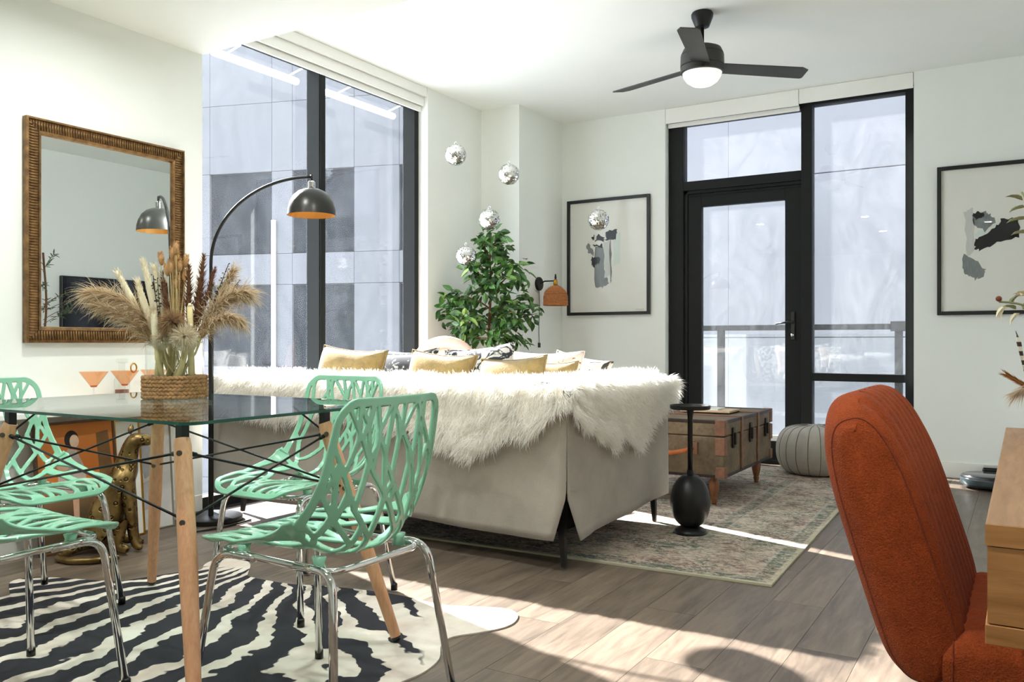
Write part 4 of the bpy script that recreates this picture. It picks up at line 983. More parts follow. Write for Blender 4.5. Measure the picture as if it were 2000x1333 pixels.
# ------------------------------------------------------------------ robot vacuum and dock
rv = thing('robot_vacuum', 'black round robot vacuum parked by the baseboard', 'vacuum', (-0.19, 6.28, 0))
MB().lathe([(0.14, 0.012), (0.165, 0.02), (0.168, 0.07), (0.160, 0.085)], 44).build('body', 'blackplastic', rv, True, world=False, auto=40)
MB().lathe([(0.160, 0.0855), (0.150, 0.090), (0.0, 0.091)], 44).build('top_cover', plain('gloss_grey', (36, 38, 40), 0.15), rv, True, world=False)
MB().lathe([(0.169, 0.03), (0.1715, 0.034), (0.1715, 0.066), (0.169, 0.07)], 44, cap=False).build('bumper', plain('smoked_bumper', (60, 70, 72), 0.15), rv, True, world=False)
for s in (-1, 1): MB().lathe([(0.0, -0.01), (0.03, -0.01), (0.03, 0.01), (0.0, 0.01)], 16, M_=Matrix.Translation((s * 0.11, 0, 0.0302)) @ Matrix.Rotation(R(90), 4, 'Y')).build('wheel', 'blackplastic', rv, world=False)
dkk = thing('charging_dock', 'low black charging dock behind the robot vacuum', 'dock', (-0.15, 6.56, 0))
MB().box(-0.09, 0.09, -0.06, 0.06, 0, 0.10).build('dock_body', 'blackplastic', dkk, world=False, bevel=0.012)
MB().box(-0.085, 0.085, -0.058, 0.058, 0.1005, 0.104).build('dock_top', plain('dock_gloss', (40, 42, 44), 0.15), dkk, world=False, bevel=0.001)

# ------------------------------------------------------------------ ceiling fan
fn_ = thing('ceiling_fan', 'black three-blade ceiling fan with a white globe light', 'fan', (-1.61, 4.82, CZ))
fx, fy = -1.61, 4.82
MB().lathe([(0.058, -0.001), (0.064, -0.012), (0.062, -0.03), (0.040, -0.085), (0.022, -0.092)][::-1], 36, (0, 0, 0)).build('canopy', 'blackmetal', fn_, True, world=False, auto=35)
MB().tube([(0, 0, -0.09), (0, 0, -0.20)], 0.011, 14).build('downrod', 'blackmetal', fn_, True, world=False)
MB().lathe([(0.02, -0.195), (0.07, -0.198), (0.108, -0.215), (0.122, -0.245), (0.122, -0.248), (0.119, -0.249), (0.119, -0.252), (0.124, -0.253), (0.126, -0.315), (0.122, -0.316), (0.122, -0.320), (0.126, -0.321), (0.124, -0.350), (0.112, -0.356)][::-1], 48).build('motor_housing', plain('fan_black', (44, 45, 43), 0.45), fn_, True, world=False, auto=30)
t = NT('frosted_globe'); t.set((0.9, 0.89, 0.86, 1), 0.4); t.b.inputs['Emission Color'].default_value = (1, 0.97, 0.92, 1); t.b.inputs['Emission Strength'].default_value = 0.25; M['globe'] = t.m
MB().lathe([(0.114, -0.352), (0.108, -0.375), (0.090, -0.402), (0.060, -0.423), (0.03, -0.432), (0.0, -0.434)][::-1], 48).build('globe', 'globe', fn_, True, world=False)
cyaw = R(31.1)
for a_img in (10, 131, -109):
    a = R(a_img) + cyaw                        # directions seen from above
    Mx = Matrix.Rotation(a, 4, 'Z') @ Matrix.Translation((0, 0, -0.318)) @ Matrix.Rotation(R(-11), 4, 'X')
    mb = MB(); mb.prism([(0.10, -0.052), (0.605, -0.062), (0.648, -0.040), (0.656, 0.05), (0.645, 0.062), (0.10, 0.056)], -0.003, 0.003, M_=Mx)
    bl = mb.build('blade', plain('fan_blade', (52, 53, 51), 0.5), fn_, world=False)
    MB().box(0.09, 0.16, -0.03, 0.03, 0.003, 0.008, M_=Mx).build('blade_iron', 'blackmetal', bl, world=False)

# ------------------------------------------------------------------ framed prints on the far wall
def ink(name, rgb, streak=(40, 3, 6), lo=0.15, tgt=0.8):
    t = NT(name); n = t.noise(6, 5, 0.7, t.mapping(streak)); c = lin(*rgb)
    return t.set(t.ramp(n, [(0.3, tuple(x * (1 - lo) for x in c[:3]) + (1,)), (0.7, tuple(min(1, x * (1 + tgt)) for x in c[:3]) + (1,))]), 0.7)
M['ink_black'] = ink('ink_black', (26, 26, 28)); M['ink_grey'] = ink('ink_grey', (128, 134, 134), (40, 3, 5), 0.35, 0.35); M['ink_pale'] = ink('ink_pale', (204, 206, 200), (40, 3, 5), 0.08, 0.1); M['ink_mint'] = ink('ink_mint', (216, 226, 218), (40, 3, 5), 0.04, 0.05)
def rough_poly(poly, amp, seed):
    rs = random.Random(seed); out = []
    for i in range(len(poly)):
        a, b = poly[i], poly[(i + 1) % len(poly)]
        for k in range(5): out.append((a[0] + (b[0]-a[0]) * k / 5 + rs.gauss(0, amp), a[1] + (b[1]-a[1]) * k / 5 + rs.gauss(0, amp)))
    return out
def wall_art(label, x0, x1, z0, z1, strokes, sign=None):
    o = thing('framed_print', label, 'picture', ((x0 + x1) / 2, FY, (z0 + z1) / 2)); fw = 0.026
    for a in ((x0, x0 + fw, z0, z1), (x1 - fw, x1, z0, z1), (x0 + fw, x1 - fw, z0, z0 + fw), (x0 + fw, x1 - fw, z1 - fw, z1)):
        bx('frame_bar', plain('black_frame', (18, 19, 17), 0.4), o, a[0], a[1], FY - 0.03, FY - 0.001, a[2], a[3], bevel=0.002)
    pr = bx('paper', 'paper', o, x0 + fw, x1 - fw, FY - 0.012, FY - 0.002, z0 + fw, z1 - fw)
    for k, (poly, mt, lv) in enumerate(strokes):
        pts = rough_poly(poly, 0.006, 100 + k)
        mb = MB(); Mx = Matrix(((1, 0, 0, 0), (0, 0, -1, FY - 0.012), (0, 1, 0, 0), (0, 0, 0, 1)))
        mb.prism([(x0 + u * (x1 - x0), z0 + v * (z1 - z0)) for u, v in pts], 0.0002, 0.0002 + 0.0006 * lv, M_=Mx).build('brush_stroke', mt, pr)
    if sign: MB().tube([(x0 + u * (x1 - x0), FY - 0.0128, z0 + v * (z1 - z0)) for u, v in sign], 0.0012, 5).build('signature', 'ink_grey', pr)
    bx('glazing', 'art_glass', o, x0 + fw, x1 - fw, FY - 0.020, FY - 0.018, z0 + fw, z1 - fw)
    return o
S1 = [([(.34, .25), (.40, .235), (.44, .235), (.51, .27), (.47, .36), (.46, .58), (.34, .60)], 'ink_grey', 1), ([(.46, .32), (.53, .33), (.54, .63), (.45, .63)], 'ink_pale', 2), ([(.53, .26), (.545, .30), (.535, .66), (.525, .6)], 'ink_grey', 3), ([(.56, .42), (.64, .43), (.65, .70), (.57, .70)], 'ink_mint', 1),
      ([(.47, .715), (.61, .72), (.605, .665), (.585, .64), (.47, .645)], 'ink_black', 3), ([(.35, .66), (.39, .69), (.45, .665), (.45, .64), (.35, .64)], 'ink_black', 3), ([(.33, .61), (.44, .60), (.435, .575), (.35, .59), (.31, .60)], 'ink_black', 2), ([(.235, .60), (.27, .625), (.31, .57), (.33, .53), (.31, .52), (.26, .55)], 'ink_grey', 2),
      ([(.30, .50), (.40, .49), (.40, .45), (.35, .445), (.345, .405), (.30, .44)], 'ink_black', 3), ([(.30, .67), (.33, .685), (.33, .655), (.31, .65)], 'ink_black', 2)]
wall_art('black framed abstract ink print left of the balcony door', -3.433, -2.662, 1.178, 2.18, S1, [(.83, .04), (.86, .046), (.89, .04), (.93, .045)])
S2 = [([(.20, .30), (.225, .26), (.30, .235), (.35, .25), (.375, .30), (.30, .36), (.20, .42)], 'ink_grey', 1), ([(.205, .69), (.27, .70), (.295, .43), (.235, .39)], 'ink_pale', 2), ([(.29, .50), (.29, .44), (.33, .42), (.46, .47), (.62, .50), (.62, .62), (.50, .63), (.45, .58), (.38, .53)], 'ink_black', 3),
      ([(.26, .665), (.32, .67), (.37, .68), (.42, .655), (.44, .60), (.36, .55), (.29, .60)], 'ink_grey', 2), ([(.265, .66), (.31, .68), (.36, .675), (.35, .645), (.29, .635)], 'ink_black', 3), ([(.28, .55), (.38, .56), (.38, .50), (.29, .50)], 'ink_mint', 1)]
wall_art('black framed abstract ink print at the right edge, partly behind flowers', -0.522, 0.28, 1.133, 2.168, S2)

# ------------------------------------------------------------------ wall sconce
sc = thing('wall_sconce', 'black wall sconce with a woven rattan shade on the column', 'lamp', (-3.495, 6.22, 1.435))
MB().lathe([(0.058, 0.001), (0.058, 0.016), (0.052, 0.022), (0.0, 0.023)], 32, M_=Matrix.Rotation(R(90), 4, 'Y')).build('wall_plate', 'blackmetal', sc, True, world=False, auto=40)
MB().tube([(0.02, 0, 0), (0.06, 0, 0.02), (0.15, 0, 0.02), (0.165, 0, 0.02)], 0.006, 10).build('arm', 'blackmetal', sc, True, world=False)
MB().lathe([(0.017, -0.05), (0.019, -0.01), (0.014, 0.012)], 18, (0.165, 0, 0.02)).build('socket', 'brass', sc, True, world=False)
MB().lathe([(0.007, 0.03), (0.009, 0.05), (0.005, 0.075)], 12, (0.165, 0, 0.0)).build('knob', 'blackmetal', sc, True, world=False)
rp = catmull([(0.024, 0, -0.045), (0.052, 0, -0.062), (0.082, 0, -0.092), (0.094, 0, -0.13), (0.096, 0, -0.165), (0.096, 0, -0.20)], 3)
rat = plain('rattan', (176, 112, 62), 0.7, var=0.25, scale=60)
sd_ = MB()
for k, p in enumerate(rp):
    pts = [(0.165 + p.x * math.cos(a) * (1 + 0.02 * (-1) ** (j + k)), p.x * math.sin(a) * (1 + 0.02 * (-1) ** (j + k)), p.z + 0.02) for j, a in enumerate([i * 2 * PI / 40 for i in range(40)])]
    sd_.tube(pts, 0.0072, 6, closed=True)
shd = sd_.build('rattan_shade', rat, sc, True, world=False)
for k in range(10):
    a = 2 * PI * k / 10; MB().tube([(0.165 + p.x * math.cos(a), p.x * math.sin(a), p.z + 0.02) for p in rp], 0.003, 5).build('rattan_rib', rat, shd, world=False)
cd = MB().tube(catmull([(0.008, 0.0, -0.05), (0.008, 0.008, -0.2), (0.008, -0.004, -0.38), (0.008, 0.005, -0.50)], 6), 0.0028, 6).build('cord', 'cord', sc, True, world=False)
MB().box(0.001, 0.015, -0.007, 0.017, -0.535, -0.495).build('plug', 'blackplastic', cd, world=False, bevel=0.003)

# ------------------------------------------------------------------ mirror balls
fac = [NT('mirror_facet').set((0.92, 0.92, 0.90, 1), 0.06, 1), NT('mirror_facet_dim').set((0.55, 0.55, 0.54, 1), 0.15, 1)]
def disco(loc, label, seed):
    o = thing('mirror_ball', label, 'mirror ball', loc, 0, 'mirror balls hanging in the corner'); r = 0.074; rs = random.Random(seed); mb = MB(); nl = 22
    for i in range(nl):
        t0, t1 = PI * i / nl, PI * (i + 1) / nl; nn = max(4, int(44 * math.sin((t0 + t1) / 2)))
        for j in range(nn):
            p0, p1 = 2 * PI * j / nn, 2 * PI * (j + 0.93) / nn; t1b = t0 + (t1 - t0) * 0.93; b = len(mb.v); jt = Vector((rs.gauss(0, .002), rs.gauss(0, .002), rs.gauss(0, .002)))
            for q, (tt, ph_) in enumerate(((t0, p0), (t0, p1), (t1b, p1), (t1b, p0))):
                n_ = Vector((math.sin(tt) * math.cos(ph_), math.sin(tt) * math.sin(ph_), math.cos(tt)))
                mb.v.append(tuple(n_ * (r + rs.uniform(-0.0011, 0.0011))))
            mb.face((b, b+1, b+2, b+3), 1 if rs.random() < 0.12 else 0)
    mb.build('mirror_tiles', fac, o, world=False)
    MB().ell((0, 0, 0), (0.0725,) * 3, 24, 16).build('ball_core', plain('silver_core', (190, 190, 188), 0.4), o, True, world=False)
    MB().tube([(0.010 * math.cos(a), 0, r + 0.010 + 0.010 * math.sin(a)) for a in [k * 2 * PI / 12 for k in range(12)]], 0.0016, 5, closed=True).build('hanging_ring', 'chrome', o, True, world=False)
    MB().tube([(0, 0, r + 0.02), (0, 0, CZ - loc[2] - 0.001)], 0.0004, 3).build('thread', M['clear'], o, world=False)
disco((-3.44, 4.932, 2.268), 'mirror ball highest of the five, left by the window', 1)
disco((-3.118, 5.126, 2.131), 'mirror ball second highest, in front of the column', 2)
disco((-3.236, 5.055, 1.812), 'mirror ball just above the top of the leafy tree', 3)
disco((-3.462, 5.093, 1.570), 'lowest mirror ball, in front of the leafy tree', 4)
disco((-2.576, 5.454, 1.809), 'mirror ball in front of the left framed print', 5)

# ------------------------------------------------------------------ ficus tree in the corner
t = NT('ficus_leaf'); oi = t.n.new('ShaderNodeObjectInfo')
M['leaf'] = t.set(t.ramp(oi.outputs['Random'], [(0.0, lin(34, 66, 32)), (0.45, lin(58, 104, 46)), (0.85, lin(92, 140, 58)), (1.0, lin(150, 182, 96))]), 0.42)
t = NT('ficus_foliage'); M['leaf2'] = t.set(t.ramp(t.noise(14, 2), [(0.35, lin(30, 60, 30)), (0.65, lin(84, 130, 56))]), 0.42)
def leaf_geo(l=0.075, w=0.036):
    P = [(0, 0, 0), (l*.25, w*.38, .004), (l*.5, w*.5, .002), (l*.78, w*.3, -.004), (l, 0, -.014), (l*.78, -w*.3, -.004), (l*.5, -w*.5, .002), (l*.25, -w*.38, .004), (l*.25, 0, -.003), (l*.5, 0, -.005), (l*.78, 0, -.009)]
    Fc = [(0, 8, 1), (8, 9, 2, 1), (9, 10, 3, 2), (10, 4, 3), (0, 7, 8), (7, 6, 9, 8), (6, 5, 10, 9), (5, 4, 10)]
    return P, Fc
LP, LF = leaf_geo()
leaf_me = bpy.data.meshes.new('leaf'); leaf_me.from_pydata(LP, [], LF); leaf_me.materials.append(M['leaf'])
ft = thing('ficus_tree', 'leafy green ficus tree in the corner behind the sofa', 'plant', (-3.47, 5.42, 0))
MB().lathe([(0.12, 0.0), (0.15, 0.02), (0.165, 0.26), (0.168, 0.30), (0.15, 0.30), (0.145, 0.27), (0.0, 0.27)], 32).build('pot', plain('white_pot', (220, 216, 208), 0.5), ft, True, world=False, auto=40)
MB().lathe([(0.14, 0.272), (0.0, 0.285)], 24).build('soil', 'soil', ft, world=False)
MB().tube(catmull([(0, 0, 0.27), (0.012, -0.01, 0.6), (-0.008, 0.006, 1.0), (0.012, 0, 1.35), (0.0, 0, 1.72)], 6), [0.02 - 0.016 * k / 24 for k in range(25)], 8).build('trunk', 'bark', ft, True, world=False)
rs = random.Random(33); sites = []
er = Vector((0.856, 0.5165, 0)); ef = Vector((-0.5165, 0.856, 0))
def branch(z0_, r_, dz_, f_=0.0, n=14):
    st = Vector((0, 0, z0_)); en = er * r_ + ef * f_ + Vector((0, 0, z0_ + dz_)); mid = (st + en) * 0.5 + Vector((0, 0, 0.05))
    en.x = max(en.x, -0.33); en.y = min(en.y, 0.42)
    pts = bez(st, mid, en, 8)
    MB().tube(pts, [0.007 - 0.0006 * k for k in range(9)], 5).build('branch', 'bark', ft, world=False)
    for _ in range(int(n * 1.7)):
        k = rs.uniform(0.2, 1.0); i = min(int(k * 8), 7); p = pts[i].lerp(pts[i+1], k * 8 - i); sites.append((p, (en - st).normalized(), k))
for z0_, r_, dz_, f_, n in ((0.95, -0.30, 0.04, 0.1, 30), (0.95, 0.28, 0.0, -0.1, 28), (1.0, -0.38, 0.16, 0.05, 40), (1.0, 0.36, 0.16, -0.05, 36), (1.03, -0.2, 0.1, -0.25, 34), (1.05, 0.2, 0.12, -0.25, 34), (1.08, -0.34, 0.2, -0.1, 34), (1.1, 0.12, 0.1, 0.25, 24), (1.15, 0.30, 0.14, -0.1, 26),
                            (1.2, -0.22, 0.08, -0.15, 28), (1.25, 0.18, 0.22, -0.12, 28), (1.3, 0.24, 0.20, 0.05, 24), (1.32, -0.12, 0.18, -0.12, 24), (1.42, 0.10, 0.2, -0.08, 24), (1.42, -0.12, 0.14, -0.05, 24), (1.55, 0.06, 0.18, -0.05, 24), (1.55, -0.06, 0.16, 0.04, 20), (1.3, 0.02, 0.1, -0.22, 22), (1.62, 0.02, 0.16, 0.0, 18), (0.95, 0.05, 0.02, -0.25, 20)):
    branch(z0_, r_, dz_, f_, n)
extra = MB(); cnt = 0; rs.shuffle(sites)
for p, d, k in sites:
    p = p + Vector((rs.gauss(0, .04), rs.gauss(0, .04), rs.gauss(0, .045)))
    dirv = d * 0.5 + Vector((rs.gauss(0, .6), rs.gauss(0, .6), rs.gauss(-.45, .45))); q = dirv.to_track_quat('X', 'Z') @ Euler((rs.gauss(0, .7), 0, 0)).to_quaternion()
    s_ = rs.uniform(0.9, 1.35)
    if (p + q @ Vector((0.08 * s_, 0, 0))).x < -0.375 or p.x < -0.375: continue
    if (p + q @ Vector((0.08 * s_, 0, 0))).y > 0.47: continue
    if cnt < 298:
        o = bpy.data.objects.new('leaf', leaf_me); C.objects.link(o); o.parent = ft; o.location = p; o.rotation_mode = 'QUATERNION'; o.rotation_quaternion = q; o.scale = (s_,) * 3; cnt += 1
    else:
        b = len(extra.v); extra.v += [tuple(p + q @ (Vector(v) * s_)) for v in LP]
        for f_ in LF: extra.face([b + i for i in f_])
strand_object(extra, 'foliage', 'leaf2', ft, False)

# ------------------------------------------------------------------ vase with dried bouquet on the glass table
vc = Vector((-2.449, 1.862, 0.7530)); PXM = 0.001725
def bp(x, y, f=0.0): return vc + er * ((x - 342) * PXM) + ef * f + Vector((0, 0, 0.94 - (y - 670) * PXM - vc.z))
vz = thing('glass_vase', 'clear glass cylinder vase with a braided seagrass wrap on the table', 'vase', tuple(vc))
MB().lathe([(0.0, 0.0), (0.088, 0.001), (0.092, 0.006), (0.092, 0.19)], 48, cap=False).build('glass_wall', 'clear', vz, True, world=False)
MB().tube([(0.0915 * math.cos(a), 0.0915 * math.sin(a), 0.19) for a in [k * 2 * PI / 40 for k in range(40)]], 0.002, 6, closed=True).build('rim', 'clear', vz, True, world=False)
wr = MB(); M['seagrass'] = plain('seagrass', (158, 120, 78), 0.85, var=0.4, scale=60, bump=0.4)
for row in range(6):
    for j in range(46):
        a = 2 * PI * (j + 0.5 * (row % 2)) / 46; z = 0.0085 + row * 0.0125
        Mx = Matrix.Translation((0.1005 * math.cos(a), 0.1005 * math.sin(a), z + rnd.uniform(-.001, .001))) @ Matrix.Rotation(a + PI / 2, 4, 'Z') @ Matrix.Rotation(R(28 if row % 2 else -28), 4, 'Y')
        wr.ell((0, 0, 0), (0.0125, 0.0062, 0.0062), 7, 5, M_=Mx)
# the ellipsoid helper rotates about the origin, so place through the matrix translation
w_ = wr.build('braided_wrap', 'seagrass', vz, True, world=False); w_['kind'] = 'stuff'
M['pampas'] = fur_mat('pampas', (226, 208, 176), 0.45); M['pampas_brown'] = fur_mat('pampas_brown', (176, 146, 112), 0.35); M['brown_grass'] = fur_mat('brown_grass', (128, 88, 62), 0.3); M['tail_tan'] = fur_mat('tail_tan', (196, 156, 108), 0.35); M['cream_fluff'] = fur_mat('cream_fluff', (232, 222, 198), 0.4)
M['straw'] = plain('straw_stem', (204, 190, 138), 0.7, var=0.12); M['cream_leaf'] = plain('cream_leaf', (226, 218, 188), 0.8, var=0.08); M['dark_sprig'] = plain('dark_sprig', (48, 52, 50), 0.7)
inside_pts = []
def stem_root(k): a = k * 2.4; return vc + Vector((0.05 * math.cos(a), 0.05 * math.sin(a), 0.012))
sk_ = [0]
def start(name, label, cat, group=None):
    sk_[0] += 1; r_ = stem_root(sk_[0]); return thing(name, label, cat, tuple(r_), 0, group), r_
def plume(label, mouth, p1, p2, n, ln, spread, mats=('pampas_brown', 'pampas'), hang=0.25):
    o, r_ = start('pampas_plume', label, 'dried grass')
    MB().tube([r_] + bez(mouth, p1, p2, 10), [0.004] * 4 + [0.003] * 4 + [0.0018] * 4, 6).build('stem', 'straw', o, True)
    rs = random.Random(int(n + ln * 1000)); sp_ = bez(mouth, p1, p2, 40)
    for mi, mt in enumerate(mats):
        P, D, Ln = [], [], []
        for _ in range(int(n * 1.9) // len(mats)):
            k = rs.uniform(0.12, 1.0) ** 0.8; i = min(int(k * 40), 39); p = sp_[i]; tg = (sp_[i+1] - sp_[i]).normalized()
            dv = tg * rs.uniform(0.7, 1.5) + Vector((rs.gauss(0, spread), rs.gauss(0, spread), rs.gauss(0.0, spread))) * 1.35
            P.append(p + Vector((rs.gauss(0, .004), rs.gauss(0, .004), rs.gauss(0, .004)))); D.append(dv); Ln.append(ln * rs.uniform(0.5, 1.15) * (0.75 + 0.35 * mi))
        mb = MB(); strands(mb, P, D, Ln, 0.0026 if mi == 0 else 0.0022, hang, 4, 0.10, rs); strand_object(mb, 'plume', mt, o)
plume('large feathery pampas plume bending far left out of the vase', bp(315, 690), bp(285, 575, -0.02), bp(185, 575, -0.03), 900, 0.085, 0.40)
plume('smaller pampas plume arching left below the big one', bp(312, 700, .02), bp(280, 620, -0.05), bp(205, 600, -0.05), 500, 0.075, 0.40)
plume('large feathery pampas plume bending right out of the vase', bp(375, 690), bp(425, 570, -0.01), bp(480, 575, 0.0), 900, 0.085, 0.42)
plume('pampas plume leaning up to the right with brown seed heads', bp(378, 690, .02), bp(405, 600, 0.04), bp(447, 530, 0.04), 650, 0.06, 0.28)
plume('drooping pampas plume hanging low on the right', bp(378, 690, -.02), bp(435, 600, -0.06), bp(478, 630, -0.06), 500, 0.075, 0.40, hang=0.4)
for k, (mx_, tp, lab) in enumerate(((bp(312, 690), bp(233, 530, -.02), 'flat cream dried leaf leaning furthest left'), (bp(318, 690, -.03), bp(262, 545, .02), 'short cream dried leaf behind the left plume'), (bp(322, 690), bp(280, 508), 'tall cream dried leaf near the mirror frame'), (bp(326, 690, .03), bp(298, 516, .01), 'tall cream dried leaf left of the dark sprig'), (bp(322, 700, -.06), bp(312, 600, -.05), 'broad pale green leaf stalk at the front of the vase'))):
    o, r_ = start('dried_leaf', lab, 'dried leaf')
    MB().tube([r_, mx_, mx_.lerp(tp, 0.35)], [0.008, 0.0075, 0.006], 8).build('stalk', 'straw', o, True)
    pts = [mx_.lerp(tp, f_) for f_ in (0.25, 0.4, 0.55, 0.7, 0.85, 0.96, 1.0)]; ws = [0.006, 0.010, 0.012, 0.0115, 0.009, 0.0055, 0.002]
    MB().tube(pts, ws, 8).build('leaf_blade', 'cream_leaf', o, True)
    ax_ = (tp - mx_).normalized(); s1 = ax_.orthogonal().normalized(); s2 = ax_.cross(s1); rs = random.Random(k); P, D, Ln = [], [], []
    for _ in range(420):
        f_ = rs.uniform(.3, 1.0); a = rs.uniform(0, 2*PI); rd = s1 * math.cos(a) + s2 * math.sin(a); P.append(mx_.lerp(tp, f_) + rd * 0.006); D.append(rd * .5 + ax_); Ln.append(.016)
    mb = MB(); strands(mb, P, D, Ln, .0026, .02, 2, .08, rs); strand_object(mb, 'fuzz', 'cream_fluff', o)
tails = [(335, 488), (346, 498), (352, 512), (326, 520), (311, 498), (357, 530), (345, 545), (360, 502), (338, 515), (350, 480)]
ORD = ('first', 'second', 'third', 'fourth', 'fifth', 'sixth', 'seventh', 'eighth', 'ninth', 'tenth')
for k, (x, y) in enumerate(tails):
    o, r_ = start('bunny_tail', ('%s tan bunny-tail grass head from the left in the vase' % ORD[sorted(range(10), key=lambda i: tails[i]).index(k)]), 'dried grass', 'bunny tails in the vase'); tp = bp(x, y, rnd.uniform(-.03, .03)); mo = bp(345 + (x - 345) * .3, 680, rnd.uniform(-.02, .02))
    MB().tube([r_, mo, tp - Vector((0, 0, .03))], 0.0014, 5).build('stem', 'straw', o)
    ax_ = (tp - mo).normalized(); rs = random.Random(k); P, D, Ln = [], [], []
    for _ in range(170):
        f_ = rs.random(); a = rs.uniform(0, 2*PI); rr = 0.0095 * math.sin(PI * (0.12 + 0.8 * f_)); s1 = ax_.orthogonal().normalized(); s2 = ax_.cross(s1); rd = s1 * math.cos(a) + s2 * math.sin(a)
        P.append(tp + ax_ * (f_ * 0.042 - 0.035) + rd * rr * 0.6); D.append(rd * 0.6 + ax_ * 0.9); Ln.append(0.012)
    MB().tube([tp + ax_ * (f_ * 0.042 - 0.035) for f_ in (0, .2, .5, .8, 1)], [0.003, 0.008, 0.0095, 0.007, 0.002], 8).build('seed_head', plain('tail_core', (190, 150, 104), 0.9), o, True)
    mb = MB(); strands(mb, P, D, Ln, 0.002, 0, 2, .1, rs); strand_object(mb, 'fuzz', 'tail_tan', o)
def spike(label, tip, base_, rad, mt, n, name='grass_spike'):
    o, r_ = start(name, label, 'dried grass'); mo = bp(350 + (sk_[0] % 5) * 8 - 10, 685, rnd.uniform(-.02, .02))
    MB().tube([r_, mo, base_, tip], [0.003, 0.003, 0.003, 0.001], 6).build('stem', 'straw', o)
    ax_ = (tip - base_); L_ = ax_.length; ax_.normalize(); s1 = ax_.orthogonal().normalized(); s2 = ax_.cross(s1); rs = random.Random(n + sk_[0]); P, D, Ln = [], [], []
    for _ in range(n):
        f_ = rs.random(); a = rs.uniform(0, 2*PI); rd = s1 * math.cos(a) + s2 * math.sin(a)
        P.append(base_ + ax_ * (f_ * L_)); D.append(rd * 0.75 + ax_); Ln.append(rad * 2.3 * (0.35 + math.sin(PI * min(0.97, 0.15 + 0.8 * f_))))
    MB().tube([base_ + ax_ * (L_ * f_) for f_ in (0, .2, .6, .9, 1)], [0.003, rad * .6, rad * .6, rad * .35, 0.001], 7).build('spike_core', plain('spike_core', (112, 78, 56), 0.9), o, True)
    mb = MB(); strands(mb, P, D, Ln, 0.003, 0.02, 2, .12, rs); strand_object(mb, 'fuzz', mt, o)
spike('tall reddish brown fluffy spike right of the bunny tails', bp(398, 498), bp(385, 640), 0.012, 'brown_grass', 420)
spike('reddish brown spike leaning furthest right', bp(417, 522, .02), bp(392, 620), 0.009, 'brown_grass', 340)
spike('brown fluffy spike just left of the tallest brown one', bp(372, 520, -.01), bp(368, 640), 0.012, 'brown_grass', 380)
spike('brown fluffy spike under the bunny tails on the left', bp(312, 530, .02), bp(332, 650), 0.010, 'brown_grass', 340)
spike('brown grass spike behind the centre of the bouquet', bp(384, 545, .03), bp(375, 660, .02), 0.013, 'brown_grass', 340)
for tip, base_, lab in ((bp(441, 514, .03), bp(405, 610, .02), 'dark beaded sprig at the upper right of the bouquet'), (bp(466, 546, .02), bp(405, 620, .0), 'dark beaded sprig reaching furthest right'), (bp(307, 540, -.03), bp(320, 660, -.03), 'dark beaded sprig on the left of the bouquet'), (bp(316, 545, -.035), bp(326, 660, -.04), 'second dark beaded sprig, right beside the left one')):
    o, r_ = start('dark_sprig', lab, 'dried sprig'); MB().tube([r_, bp(360, 690), base_, tip], 0.0014, 5).build('stem', 'dark_sprig', o)
    bd = MB(); rs = random.Random(sk_[0])
    for k in range(26):
        c_ = base_.lerp(tip, k / 25) + Vector((rs.gauss(0, .005), rs.gauss(0, .005), rs.gauss(0, .003))); r3 = 0.0052 * (1 - 0.5 * k / 25); bd.ell(tuple(c_), (r3, r3, r3 * .8), 6, 4)
    bb = bd.build('seed_beads', 'dark_sprig', o, True); bb['kind'] = 'stuff'
for c_, r_c, mt, lab in ((bp(350, 632, -.06), 0.055, 'pampas_brown', 'greyish brown fluffy pom at the front of the bouquet'), (bp(376, 660, -.07), 0.052, 'cream_fluff', 'cream fluffy pom hanging over the vase rim'), (bp(330, 665, -.06), 0.035, 'cream_fluff', 'small cream fluffy pom at the left of the rim')):
    o, r_ = start('fluffy_pom', lab, 'dried flower'); MB().tube([r_, vc + (c_ - vc) * 0.6, c_], 0.0025, 6).build('stem', 'straw', o)
    rs = random.Random(sk_[0]); P, D, Ln = [], [], []
    for _ in range(1500):
        d = Vector((rs.gauss(0, 1), rs.gauss(0, 1), rs.gauss(0, 1))).normalized(); P.append(c_ + d * 0.004); D.append(d); Ln.append(r_c * rs.uniform(.6, 1.1))
    mb = MB(); strands(mb, P, D, Ln, 0.0032, 0.25, 3, .2, rs); strand_object(mb, 'fluff', mt, o)
for k, (xa, xb2, f_) in enumerate(((318, 322, -.05), (352, 368, -.05), (382, 375, -.03), (340, 335, .0))):
    o, r_ = start('thick_stalk', ('pale thick stalk at the left inside the vase', 'pale thick stalk slanting right inside the vase', 'tan thick stalk near the right wall of the vase', 'tan thick stalk in the middle of the vase')[k], 'dried stalk')
    o.location = tuple(bp(xa, 772, f_)); top_ = bp(xb2 + (12 if k == 1 else 0), 640 if k != 2 else 600, f_ * .6)
    st_ = MB().tube([bp(xa, 772, f_), top_], [0.0115, 0.009], 10).build('stalk', 'straw', o, True); MB().tube([top_, top_ + Vector((0, 0, 0.012))], [0.009, 0.004], 8).build('stalk_tip', 'cream_leaf', o, True)

